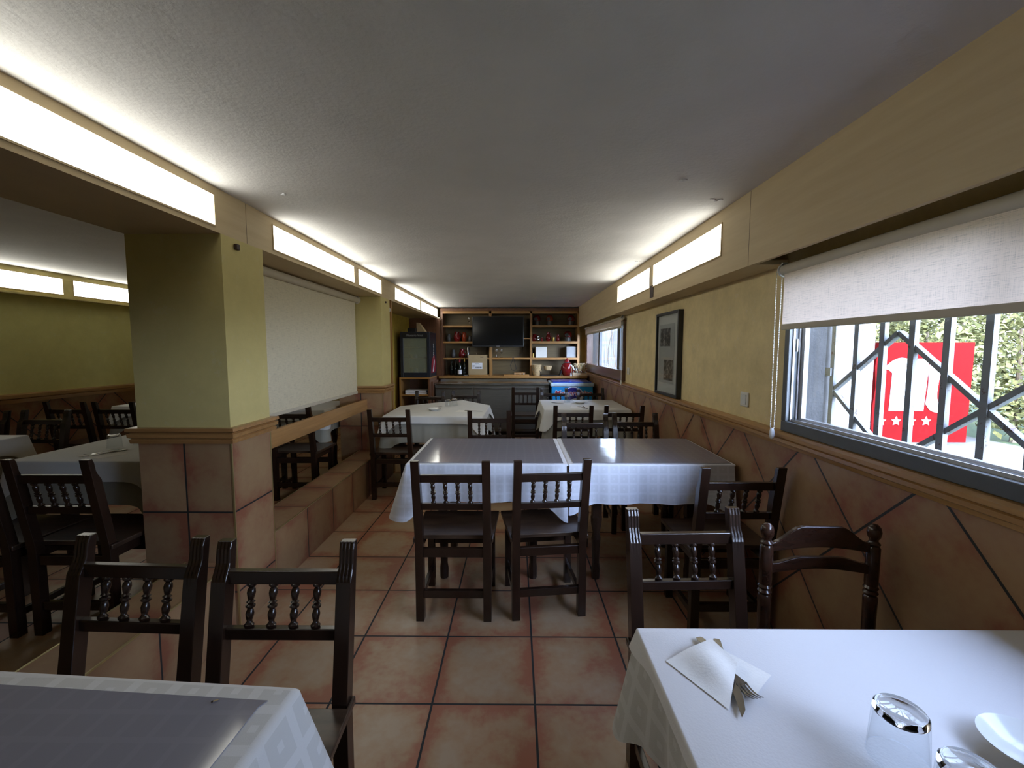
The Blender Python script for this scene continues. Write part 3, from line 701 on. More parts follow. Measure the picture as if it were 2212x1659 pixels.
sh('base_board', -1.37, 1.20, .02, .94, M['redwood'], .06, .10)

ct = thing('steel_counter', 'long stainless refrigerated counter standing under the pine shelving', 'counter', (-.40, 7.10, 0))
obj('worktop', bx(-.93, .945, 0, .60, .87, .90), M['steel'], ct, bevel=.003)
obj('upstand', bx(-.93, .945, .58, .60, .90, .93), M['steel'], ct)
obj('body', bx(-.925, .94, .03, .59, .10, .87), M['counter'], ct)
for k in range(3): 
    d_ = obj('door', bx(-.91 + .625 * k, -.31 + .625 * k, .012, .03, .14, .83), M['counter'], ct, bevel=.003)
    obj('handle', bx(-.91 + .625 * k, -.31 + .625 * k, .004, .012, .80, .825), M['steel'], d_)
for x in (-.88, .88):
    for y in (.08, .52): obj('foot', cyl(B(), (x, y, 0), (x, y, .10), .02), M['black'], ct)

ub = thing('storage_unit', 'open wooden storage unit beneath the drinks fridge', 'cabinet', (-1.60, 6.86, 0))
bm = B(); box(bm, -.24, .24, 0, .62, .985, 1.012)
obj('top_board', bm, M['pine'], ub, bevel=.002)
obj('side_panel', bx(-.24, -.215, 0, .62, 0, .985), M['pine_v'], ub); obj('side_panel', bx(.215, .24, 0, .62, 0, .985), M['redwood'], ub)
obj('shelf', bx(-.215, .215, .01, .60, .715, .738), M['pine'], ub); obj('shelf', bx(-.215, .215, .01, .60, .12, .145), M['pine'], ub)
obj('back_board', bx(-.215, .215, .60, .618, 0, .985), M['redwood'], ub)
for k, (z, w_) in enumerate(((.738, .30), (.772, .29))):
    tag(obj('paper_stack', bx(-1.60 - .16, -1.60 - .16 + w_ + .04, 6.90, 7.2, z, z + .028 + .004 * k), M['paper'], bevel=.003), 'lower white stack of paper on the storage unit shelf' if k == 0 else 'upper white stack of paper lying on another stack', 'papers', 'paper stacks')
sc_ = thing('side_cupboard', 'low reddish wooden cupboard between the fridge unit and the steel counter', 'cabinet', (-1.335, 7.0, 0))
obj('body', bx(-.022, -.002, 0, .5, 0, .93), M['redwood'], sc_)

fr = thing('drinks_fridge', 'black countertop drinks fridge with glass door and printed header', 'fridge', (-1.585, 6.87, 1.012))
FW, FH, FD = .232, .715, .56
bm = B(); t_ = .025
box(bm, -FW, -FW + t_, .04, FD, 0, FH); box(bm, FW - t_, FW, .04, FD, 0, FH); box(bm, -FW + t_, FW - t_, .04, FD, 0, .05); box(bm, -FW + t_, FW - t_, .04, FD, FH - .09, FH); box(bm, -FW + t_, FW - t_, FD - .03, FD, .05, FH - .09)
obj('cabinet_shell', bm, M['darkblue'], fr, bevel=.004)
obj('inner_lining', bx(-FW + t_, FW - t_, FD - .04, FD - .031, .05, FH - .09), simple('pale_fridge_lining', (.46, .50, .36), .5), fr)
dr = obj('door', bm_frame2 if False else (lambda b: (box(b, -FW, -FW + .045, 0, .038, 0, FH), box(b, FW - .045, FW, 0, .038, 0, FH), box(b, -FW + .045, FW - .045, 0, .038, 0, .075), box(b, -FW + .045, FW - .045, 0, .038, FH - .10, FH), b)[-1])(B()), M['darkblue'], fr, bevel=.003)
obj('glass', bx(-FW + .045, FW - .045, .012, .018, .075, FH - .10), M['fridgeglass'], dr)
obj('header_plate', bx(-FW + .03, FW - .03, -.003, 0, FH - .09, FH - .022), M['black'], dr)
text_mesh('Navarro Vinal', .046, M['greybox'], dr, 'header_lettering', FACE_Y(0, -.0035, FH - .056))
for z in (.30, .47): obj('wire_shelf', bx(-FW + t_, FW - t_, .05, FD - .05, z, z + .008), M['steel'], fr)
bm = B()
text_mesh('Vinal', .12, M['white'], fr, 'side_lettering', Matrix.Translation((FW + .001, .32, .42)) @ Matrix.Rotation(R(90), 4, 'Z') @ Matrix.Rotation(R(90), 4, 'X') @ Matrix.Rotation(R(90), 4, 'Z'))
obj('side_picture', prism(B(), [(.10, .06), (.45, .06), (.50, .22), (.38, .36), (.20, .30), (.12, .18)], 'x', FW, FW + .0015), M['crimson'], fr)
obj('side_swirl', prism(B(), [(.22, .08), (.30, .08), (.40, .24), (.33, .30), (.30, .18)], 'x', FW + .0015, FW + .0025), M['paper'], fr)
for k, (x, z, h_) in enumerate(((-.12, .05, .10), (-.04, .05, .085), (.09, .05, .08), (.14, .05, .10), (-.13, .308, .055), (-.05, .308, .05))):
    tag(obj('jar', lathe(B(), [(.026, 0), (.028, .01), (.028, h_ * .8), (.018, h_ * .9), (.018, h_)], 14, (-1.585 + x, 7.12, 1.012 + z)), M['ceramic'] if k % 2 else M['cane'], smooth=True),
        ['pale jar at the hinge side of the fridge bottom', 'pale cream jar second along the fridge bottom', 'short tan jar toward the handle side of the fridge bottom', 'tall white jar by the fridge door handle', 'small tan jar standing on the middle fridge shelf', 'small white pot standing on the middle fridge shelf'][k], 'jar', 'jars inside the fridge')
tag(obj('dark_carton', bx(-1.73, -1.60, 7.0, 7.2, 1.727, 1.79), M['black'], bevel=.003), 'small black carton lying on the fridge roof', 'box')
bk = obj('cardboard_folder', prism(B(), [(0, 0), (.14, 0), (.03, .15), (.0, .15)], 'y', 0, .16), [M['card']], loc=(-1.58, 6.98, 1.727)); tag(bk, 'wedge-shaped open cardboard flap leaning on the fridge roof', 'box')

tv = thing('television', 'large black flat television mounted in front of the pine shelving', 'television', (-.32, 7.90, 1.50))
obj('housing', bx(-.465, .465, 0, .045, 0, .545), M['black'], tv, bevel=.005); obj('screen', bx(-.45, .45, -.003, 0, .022, .53), M['gloss_black'], tv)
obj('logo_light', bx(-.03, .03, -.005, -.003, .006, .014), M['alu_l'], tv); obj('wall_arm', bx(-.06, .06, .045, .39, .2, .32), M['black'], tv)

# things on the shelves (X from the shelf plane)
def jug(x, z, r, h_, mat, label, y=8.12, handle=True, cat='jug', group='red glazed pots on the shelves'):
    t = thing('clay_jug', label, cat, (x, y, z), 0, group)
    prof = [(r * .6, 0), (r * .95, h_ * .15), (r, h_ * .4), (r * .8, h_ * .68), (r * .62, h_ * .82), (r * .72, h_), (r * .64, h_ * .99), (r * .54, h_ * .82)]
    obj('body', lathe(B(), prof, 22), mat, t, smooth=True)
    if handle:
        obj('handle', tube(B(), [(r * .62, 0, h_ * .88), (r * 1.25, 0, h_ * .82), (r * 1.35, 0, h_ * .6), (r * .95, 0, h_ * .42)], r * .11, 8), mat, t, smooth=True)
    return t
def hood_pot(x, z, r, mat, label):
    t = thing('hooded_pot', label, 'pot', (x, 8.12, z), 0, 'hooded clay pots on the shelves')
    obj('base', lathe(B(), [(r * .7, 0), (r * .8, .02), (r * .72, .05), (r * .75, .075)], 20), M['claydark'], t, smooth=True)
    obj('dome', lathe(B(), [(r * .75, .075), (r, .09), (r * 1.02, .12), (r * .92, .155), (r * .6, .182), (r * .15, .19), (.002, .19)], 20), mat, t, smooth=True)
    obj('mouth', lathe(B(), [(r * .45, 0), (r * .5, 1)], 14, (-r * .35, -r * .75, .11), (-r * .45, -r * 1.02, .115)), M['claydark'], t)
hood_pot(.395, 1.893, .062, M['red'], 'deep red hooded pot on the top shelf beside the television')
hood_pot(.625, 1.893, .062, M['orange'], 'orange-red hooded pot in the middle of the top shelf')
hood_pot(1.02, 1.893, .066, M['red'], 'deep red hooded pot at the window end of the top shelf')
hood_pot(.965, 1.602, .070, M['red'], 'red hooded pot on the second shelf at the window end')
jug(.345, 1.602, .055, .13, M['red'], 'squat dark red jug by the bay divider on the second shelf')
jug(.405, 1.602, .028, .09, M['steel'], 'small tilted silver-grey jug among red pots', y=8.05, group=None)
jug(.48, 1.602, .022, .07, M['red'], 'tiny dark red cup beside the silver jug')
jug(.60, 1.602, .045, .165, M['red'], 'tall dark red pitcher in the middle of the second shelf')
tag(obj('gold_cup', lathe(B(), [(.025, 0), (.03, .02), (.034, .07), (.03, .07), (.026, .02)], 16, (.69, 8.08, 1.602)), M['foil'], smooth=True), 'small gold cup on the second shelf', 'cup')
jug(.78, 1.602, .034, .12, M['red'], 'narrow brown-red jug beside the gold cup')
jug(-1.24, 1.597, .035, .14, M['claydark'], 'dim dark jug at the wall end of the second shelf', group=None)
jug(-1.09, 1.597, .062, .18, M['red'], 'wide red jug on the second shelf, partly hidden by bottles below'); jug(-.955, 1.597, .045, .17, M['orange'], 'slim orange-red jug next to the television')
jug(-.845, 1.597, .04, .10, M['claydark'], 'low black pot half hidden by the television edge', group=None)
jug(-1.16, 1.297, .04, .15, M['claydark'], 'dark grey jug on the third shelf', group=None); jug(-1.0, 1.297, .062, .165, M['red'], 'red jug on the third shelf beside the steel flask')
tag(obj('steel_flask', lathe(B(), [(.03, 0), (.03, .17), (.022, .18), (.022, .20)], 18, (-.885, 8.10, 1.297)), M['steel'], smooth=True), 'shiny steel flask on the third shelf', 'flask')
def goblet(x, z, label, up=True, y=8.12):
    prof = [(.026, 0), (.027, .003), (.004, .010), (.0035, .075), (.020, .09), (.030, .12), (.027, .155), (.0255, .155), (.028, .12), (.018, .093), (.001, .085)]
    tag(obj('wine_glass', lathe(B(), prof, 18, (x, y, z), cap=False), M['glass'], smooth=True), label, 'glass', 'stemmed glasses on the shelves')
goblet(-.865, 1.885, 'stemmed glass alone on the top shelf beside television'); goblet(-.36, 1.302, 'stemmed glass under the television, by the pine upright'); goblet(-.265, 1.302, 'stemmed glass under the television, on the cable side')
def wine(x, y, label, foil=None, h_=.30):
    t = thing('wine_bottle', label, 'bottle', (x, y, .975), 0, 'wine bottles on the counter')
    obj('glass', lathe(B(), [(.034, 0), (.037, .01), (.037, h_ * .6), (.030, h_ * .70), (.014, h_ * .80), (.013, h_ * .97), (.015, h_)], 18), M['bottle'], t, smooth=True)
    if foil: obj('neck_foil', lathe(B(), [(.0155, h_ * .74), (.0145, h_ * .8), (.0155, h_ * 1.005), (.002, h_ * 1.01)], 16), foil, t, smooth=True)
    return t
b1 = wine(-1.02, 7.93, 'dark wine bottle with white label and red neck', M['crimson'])
obj('label', lathe(B(), [(.0374, .03), (.0374, .11)], 18, cap=False), M['paper'], b1)
wine(-.935, 7.96, 'dark bottle with a gold foil neck', M['foil'], .315); wine(-1.10, 8.0, 'plain dark bottle nearest the fridge')
wine(-1.19, 8.1, 'dim black bottle in the shelving corner', None, .27)
tag(obj('saucer', lathe(B(), [(.02, 0), (.045, .012), (.043, .012), (.018, .003)], 18, (-.90, 7.85, .975)), M['ceramic'], smooth=True), 'small white saucer in front of the gold-necked bottle', 'saucer')
bd = tag(obj('serving_board', bx(-.845, -.49, 7.84, 8.10, .975, .995), M['pine'], bevel=.003), 'flat wooden board under the cardboard box', 'board')
cb = thing('cardboard_box', 'brown cardboard box with white printed label on the counter', 'box', (-.69, 7.86, .995))
obj('carton', bx(-.165, .165, 0, .22, 0, .36), M['card'], cb, bevel=.003)
obj('tape_end', bar(B(), (-.01, .05, .36), (-.03, .05, .40), .008, .002), M['bead'], cb)
lb = obj('shipping_label', bx(-.10, .09, -.002, 0, .105, .215), M['paper'], cb)
bm = B(); rnd = random.Random(5); x = -.035
while x < .075:
    w_ = rnd.uniform(.002, .006); box(bm, x, x + w_, -.003, -.002, .118, .145); x += w_ + rnd.uniform(.002, .005)
obj('barcode', bm, M['ink'], lb)
bm = B()
for z, a, b in ((.20, -.04, .03), (.19, -.07, .06), (.165, -.09, -.05), (.145, -.09, -.055), (.125, -.09, -.06)): box(bm, a, b, -.003, -.002, z, z + .004)
obj('print_lines', bm, M['ink'], lb)
obj('corner_mark', bx(.05, .11, -.001, 0, .315, .325), M['ink'], cb)
tag(obj('cutting_board', bx(-.21, .24, 7.76, 7.98, .975, 1.005), M['pine'], bevel=.003), 'thick pine board on the counter below the hanging cable', 'board')
tag(obj('cutting_board', bx(-.03, .17, 7.86, 8.05, 1.005, 1.035), M['rail_x'], bevel=.003), 'smaller wooden block lying on the thick pine board', 'board')
for k, x in enumerate((-.015, .08, .145)): tag(obj('knob_cap', sphere(B(), (x, 7.83, 1.013), .010 + .004 * (k == 2)), M['ceramic'], smooth=True), ['tiny white cap at one end of the pine board', 'tiny white cap midway along the pine board', 'larger white cap near the bay divider'][k], 'cap', 'white caps on the pine board')
cbk = tag(obj('power_cable', tube(B(), [(.12, 8.25, 1.50), (.12, 8.1, 1.38), (.05, 8.02, 1.325), (-.06, 7.98, 1.312), (-.06, 7.975, 1.25), (-.10, 7.975, 1.16), (-.07, 7.975, 1.08), (-.02, 7.975, 1.06), (.01, 7.975, 1.10), (-.02, 7.975, 1.22), (-.04, 7.98, 1.305)], .0045, 6), M['black'], smooth=True), 'black cable looping down below the television', 'cable')
tag(obj('white_box', bx(.365, .57, 8.03, 8.17, 1.303, 1.50), M['white'], bevel=.004), 'square white box on the third shelf', 'box')
tag(obj('grey_box', bx(.935, 1.11, 8.06, 8.2, 1.303, 1.505), M['greybox'], bevel=.003), 'grey carton on the third shelf at window end', 'box')
tag(obj('tin_can', cyl(B(), (.325, 8.08, 1.303), (.325, 8.08, 1.38), .02), M['foil'], smooth=True), 'small yellowish tin beside the square white box', 'tin')
def basket(x, y, z, r, h_, label):
    prof = [(r * .75, 0), (r * .9, h_ * .4), (r, h_), (r * .93, h_), (r * .84, h_ * .4), (r * .68, .01)]
    tag(obj('wicker_basket', lathe(B(), prof, 22, (x, y, z)), M['wicker'], smooth=True), label, 'basket', 'wicker baskets on the counter')
basket(.385, 7.92, .975, .085, .10, 'bottom basket of the stacked pair by the bay divider'); basket(.385, 7.92, 1.075, .085, .10, 'top basket of the stacked pair by the bay divider')
basket(.585, 7.96, 1.075, .075, .08, 'small wicker basket sitting on the black tray')
tr_ = tag(obj('black_tray', prism(B(), [(.46, .975), (.80, .975), (.83, 1.065), (.84, 1.07), (.82, 1.072), (.79, .985), (.47, .985), (.44, 1.072), (.43, 1.07)], 'y', 7.85, 8.07), M['black']), 'low black plastic tray on the counter', 'tray')
# tall lidded red jar
rj = thing('lidded_jar', 'large glossy red round jar with a domed lid on the counter', 'jar', (.93, 7.93, .975))
obj('body', lathe(B(), [(.06, 0), (.09, .03), (.115, .10), (.11, .16), (.08, .215), (.055, .235)], 26), M['red'], rj, smooth=True)
obj('band', lathe(B(), [(.058, .233), (.062, .236), (.062, .246), (.05, .25)], 24), M['claydark'], rj, smooth=True)
obj('lid', lathe(B(), [(.05, .25), (.045, .275), (.03, .295), (.012, .30), (.014, .315), (.002, .322)], 24), M['red'], rj, smooth=True)
obj('handle', tube(B(), [(.06, -.06, .20), (.10, -.10, .16), (.115, -.10, .11)], .012, 8), M['ceramic'], rj, smooth=True)
# bead maze toy rack
bmz = thing('hoop_rack', 'pale wooden rack with cane hoops and coloured beads', 'rack', (1.12, 7.86, .975))
obj('base', bx(-.10, .17, -.05, .05, 0, .055), M['bead'], bmz, bevel=.003)
for k in range(7):
    a = -.10 + .03 * k; rr = .085
    pts = [(a + .02 + rr * (1 - math.cos(PI * i / 12)) * .62 - .04, -.03 + .01 * k, .055 + .17 * math.sin(PI * i / 12)) for i in range(13)]
    obj('hoop', tube(B(), pts, .0035, 6), M['cane'], bmz, smooth=True)
for k in range(10):
    obj('bead', sphere(B(), (-.09 + .024 * k, -.052, .075 + .012 * (k % 3)), .011), [M['ceramic'], M['orange'], M['bead']][k % 3], bmz, smooth=True)
obj('post', cyl(B(), (.15, 0, .05), (.15, 0, .24), .004), M['cane'], bmz)
for k in range(7): obj('bead', sphere(B(), (.15, 0, .065 + .023 * k), .012), [M['ceramic'], M['orange']][k % 2], bmz, smooth=True)
tag(obj('salt_figure', lathe(B(), [(.016, 0), (.018, .02), (.010, .035), (.013, .05), (.002, .062)], 14, (.985, 7.79, .975)), M['ceramic'], smooth=True), 'tiny white figurine before the red jar', 'figurine')
tag(obj('glass_fish_bowl', sphere(B(), (1.10, 8.02, 1.075), .062, 1.0, 20), M['steel'], smooth=True), 'round silvery bowl behind the cane hoops', 'bowl')

# ice cream freezer
fz = thing('ice_cream_freezer', 'bright blue chest freezer with a pale rim and printed ice cream lettering', 'freezer', (.91, 7.0, 0))
hw = .335
obj('cabinet', bx(-hw, hw, 0, .60, .06, .855), M['cyan'], fz, bevel=.012)
obj('rim', bx(-hw - .015, hw + .015, -.015, .61, .855, .915), M['rim'], fz, bevel=.014)
obj('lid', bx(-hw + .02, hw - .02, .03, .58, .915, .93), M['lidblue'], fz, bevel=.006)
obj('plinth', bx(-hw + .02, hw - .02, .03, .58, 0, .06), M['black'], fz)
def disc(cx, cz, rx, rz, y, n=40, rot=0): return prism(B(), [(cx + rx * math.cos(2 * PI * i / n) * math.cos(rot) - rz * math.sin(2 * PI * i / n) * math.sin(rot), cz + rx * math.cos(2 * PI * i / n) * math.sin(rot) + rz * math.sin(2 * PI * i / n) * math.cos(rot)) for i in range(n)], 'y', y, -0.0001)
obj('logo_outline', disc(.02, .735, .155, .115, -.0012), M['paper'], fz); lg = obj('logo_disc', disc(.015, .735, .145, .105, -.0022), M['navy'], fz)
obj('logo_swoosh', prism(B(), [(-.08, .625), (.04, .665), (.17, .69), (.16, .625), (.05, .59), (-.05, .59)], 'y', -.003, -.0001), M['paper'], fz)
text_mesh('Menorquina', .125, M['paper'], fz, 'lettering_outline', FACE_Y(.01, -.0035, .745), bold=.007, shear=.25)
text_mesh('Menorquina', .125, simple('striped_red_lettering', (.35, .03, .06), .5), fz, 'lettering', FACE_Y(.01, -.0055, .745), bold=.0005, shear=.25)
# ------------------------------------------------------------------ chairs
def lean(z): return 0.0 if z < .44 else -(z - .44) * .165
def post_bm(sx):
    bm = B(); rings = []
    zs = [0, .02, .20, .42, .46, .60, .74, .785, .80, .815, .83, .85, .87, .885, .89]
    for z in zs:
        hwid = .0215; ya = lean(z) - .021; f = 0.0 if z < .785 else min(1, (z - .785) / .045); f = f * f * (3 - 2 * f)
        th = .044 - .014 * f - (.004 if z > .88 else 0); yb = ya + th; rid = .0035 * (0 if z < .785 else min(1, (z - .78) / .02))
        pts = [(-hwid, ya), (hwid, ya)]
        n = 16
        for i in range(n + 1):
            x = hwid - 2 * hwid * i / n; pts.append((x, yb - rid * (0.5 + 0.5 * math.cos(i / n * 8 * PI))))
        rings.append([bm.verts.new((sx * .18 + x, y, z)) for x, y in pts])
    for a, b in zip(rings, rings[1:]):
        for i in range(len(a)):
            j = (i + 1) % len(a); bm.faces.new((a[i], a[j], b[j], b[i]))
    bm.faces.new(rings[0][::-1]); bm.faces.new(rings[-1]); return bm
SPIN = [(r * 1.10, z) for r, z in [(.007, 0), (.0115, .03), (.0125, .07), (.008, .12), (.0065, .15), (.009, .22), (.0105, .31), (.0085, .38), (.0065, .42), (.0118, .46), (.012, .50), (.0065, .54), (.0115, .57), (.0065, .61), (.0085, .67), (.0108, .77), (.0095, .85), (.0065, .89), (.0115, .93), (.012, .97), (.009, 1.0)]]
def make_chair(label):
    t = thing('dining_chair', label, 'chair'); W = M['chair']
    for s in (-1, 1): obj('back_post', post_bm(s), W, t, bevel=.002)
    y8, y6 = lean(.79), lean(.637)
    obj('top_rail', bar(B(), (-.16, y8, .792), (.16, y8, .792), .022, .040), W, t, bevel=.003)
    obj('lower_rail', bar(B(), (-.16, y6, .637), (.16, y6, .637), .022, .034), W, t, bevel=.003)
    for k in range(4):
        x = (-1.5 + k) * .064; obj('spindle', lathe(B(), SPIN, 10, (x, y6, .652), (x, y8, .774)), W, t, smooth=True)
    obj('seat', prism(B(), [(-.212, -.02), (-.202, -.02), (-.202, .026), (.202, .026), (.202, -.02), (.212, -.02), (.228, .385), (-.228, .385)], 'z', .435, .458), M['seatw'], t, bevel=.004)
    for s in (-1, 1): obj('front_leg', bx(s * .185 - .02, s * .185 + .02, .325, .365, 0, .435), W, t, bevel=.003)
    obj('back_stretcher', bx(-.16, .16, -.013, .013, .352, .400), W, t, bevel=.003); obj('back_stretcher', bx(-.16, .16, -.012, .012, .125, .168), W, t, bevel=.003)
    obj('front_stretcher', bx(-.165, .165, .335, .357, .27, .32), W, t, bevel=.003)
    for s in (-1, 1):
        obj('side_stretcher', bar(B(), (s * .181, .02, .11), (s * .185, .33, .11), .02, .034), W, t, bevel=.002)
        obj('side_apron', bar(B(), (s * .181, .02, .405), (s * .185, .33, .405), .02, .05), W, t, bevel=.002)
    return t
CH = [  # x, y, z, rz, label
    (-.33, 2.24, 0, 0, 'dark spindle-back chair before the grey-topped middle table, squarely tucked, chair nearer the pillars'),
    (.18, 2.27, 0, .12, 'dark spindle-back chair before the middle table, turned slightly, where the two grey films meet'),
    (1.085, 2.13, 0, 0, 'dark spindle-back chair before the middle table, up against the tiled window wall'),
    (.594, 1.43, 0, PI + .04, 'dark spindle-back chair with shiny fluted posts behind the paper-covered table'),
    (-.672, 1.158, 0, PI, 'dark spindle-back chair at the corner of the nearest grey-topped table, worn seat showing'),
    (-1.13, 1.187, 0, PI - .04, 'dark spindle-back chair behind the nearest grey-topped table, in front of the near pillar'),
    (.60, 3.70, 0, PI - .03, 'dark spindle-back chair beyond the middle table, its top rail catching light'),
    (1.055, 3.76, 0, PI, 'dark spindle-back chair beyond the middle table, beside the tiled window wall'),
    (-1.19, 4.12, 0, 0, 'dark spindle-back chair standing beside the end of the tiled ledge'),
    (-.245, 4.06, 0, .02, 'dark spindle-back chair before the pointed cloth corner of the five-sided white table'),
    (.58, 4.43, 0, 0, 'dark spindle-back chair before the small white window table, chair on the aisle side'),
    (1.09, 4.43, 0, 0, 'dark spindle-back chair before the small white window table, against the wall'),
    (.56, 6.28, 0, PI, 'dark spindle-back chair in front of the blue freezer, its aisle-side half'),
    (1.09, 6.28, 0, PI, 'dark spindle-back chair in front of the blue freezer, next to the wall'),
    (.145, 6.53, 0, 0, 'dark spindle-back chair standing alone before the steel counter'),
    (-.69, 5.94, 0, PI, 'dark spindle-back chair behind the white cloth corner, before the steel counter doors'),
    (-1.16, 5.80, 0, PI, 'dim spindle-back chair behind the five-sided white table, before the storage unit'),
    (-2.14, 2.02, .06, 0, 'dark spindle-back chair with shiny top rail before the raised table beside the near pillar'),
    (-2.60, 2.00, .06, 0, 'dark spindle-back chair cut by the picture edge before the raised table beside the near pillar'),
    (-3.86, 4.20, .06, 0, 'dark spindle-back chair by the olive wall, before the far raised table, nearer the pillar'),
    (-4.33, 4.20, .06, 0, 'dark spindle-back chair by the olive wall, standing closest to that wall'),
    (-3.90, 3.48, .06, PI, 'dark spindle-back chair behind the small raised table at the picture edge'),
    (-4.36, 3.44, .06, PI, 'dark spindle-back chair in the raised area, mostly cut off by the picture edge'),
    (-2.50, 3.92, .06, 0, 'shadowy chair seen under the cream blind, farther from the blind'),
    (-2.03, 3.92, .06, 0, 'shadowy chair seen under the cream blind through the gap below it'),
]
c0 = make_chair(CH[0][4]); c0.location = CH[0][:3]; c0['group'] = 'dark spindle-back dining chairs'
for x, y, z, rz, lb in CH[1:]: dup(c0, (x, y, z), rz, lb, 'dark spindle-back dining chairs')
# arch-back chair
t = thing('arch_back_chair', 'reddish walnut chair with ball finials and two arched back slats by the tiled wall', 'chair', (1.075, 1.50, 0), PI - .02)
PP = [(.019, 0), (.021, .05), (.020, .40), (.022, .55), (.0225, .575), (.018, .582), (.0235, .592), (.018, .600), (.0235, .610), (.019, .618), (.021, .625), (.0215, .755), (.017, .762), (.021, .770), (.014, .778), (.013, .784), (.020, .796), (.0225, .812), (.019, .828), (.010, .838), (.001, .840)]
for s in (-1, 1): obj('back_post', lathe(B(), PP, 20, (s * .185, 0, 0)), M['chair2'], t, smooth=True)
def arch(z0, z1, rise, low, xw=.17, n=28):
    up, lo = [], []
    for i in range(n + 1):
        x = -xw + 2 * xw * i / n; e = min(1, (xw - abs(x)) / (xw * .62)); g_ = e * e * (3 - 2 * e)
        up.append((x, z1 + rise * g_)); lo.append((x, z0 + low * math.cos(PI * x / (2 * xw))))
    return lo + up[::-1]
obj('back_slat', prism(B(), arch(.738, .772, .058, .018), 'y', -.009, .009), M['chair2'], t, bevel=.003)
obj('back_slat', prism(B(), arch(.660, .696, .024, .018), 'y', -.009, .009), M['chair2'], t, bevel=.003)
pts = [(.20 * math.cos(a), .20 + .19 * math.sin(a) if math.sin(a) > 0 else .20 + .21 * math.sin(a)) for a in [2 * PI * i / 28 for i in range(28)]]
pts = [(max(-.2, min(.2, x * 1.15)), y) for x, y in pts]
obj('seat', prism(B(), pts, 'z', .415, .445), M['seatw'], t, bevel=.006)
for s in (-1, 1): obj('front_leg', lathe(B(), [(.016, 0), (.021, .1), (.018, .2), (.022, .3), (.02, .415)], 16, (s * .165, .33, 0)), M['chair2'], t, smooth=True)
for z in (.14, .30):
    obj('stretcher', cyl(B(), (-.165, .33, z), (.165, .33, z), .010), M['chair2'], t, smooth=True)
    for s in (-1, 1): obj('stretcher', cyl(B(), (s * .185, 0, z - .03), (s * .165, .33, z - .03), .010), M['chair2'], t, smooth=True)
obj('stretcher', cyl(B(), (-.185, 0, .2), (.185, 0, .2), .010), M['chair2'], t, smooth=True)

# ------------------------------------------------------------------ tables and cloths
def rect(x0, x1, y0, y1): return [(x0, y0), (x1, y0), (x1, y1), (x0, y1)]
def table(poly, label, zf=0.0, h_=.772, inset=.10):
    cx = sum(p[0] for p in poly) / len(poly); cy = sum(p[1] for p in poly) / len(poly)
    t = thing('dining_table', label, 'table', (cx, cy, zf), 0, 'dark dining tables under cloths')
    loc = [(p[0] - cx, p[1] - cy) for p in poly]
    def ins(d):
        out = []
        for x, y in loc:
            L = math.hypot(x, y); out.append((x * (1 - d / L), y * (1 - d / L)))
        return out
    obj('tabletop', prism(B(), ins(.006), 'z', h_ - .03, h_), M['tablew'], t)
    obj('apron', prism(B(), ins(.12), 'z', h_ - .12, h_ - .031), M['tablew'], t)
    lg = ins(inset * 2.0)
    if len(lg) > 4: lg = [lg[0], lg[1], lg[2], lg[4]]
    for x, y in lg:
        bm = box(B(), x - .028, x + .028, y - .028, y + .028, .40, h_ - .121)
        lathe(bm, [(.026, 0), (.028, .06), (.022, .10), (.026, .20), (.030, .26), (.022, .30), (.030, .34), (.034, .37), (.036, .405)], 8, (x, y, 0))
        obj('leg', bm, M['tablew'], t)
    return t
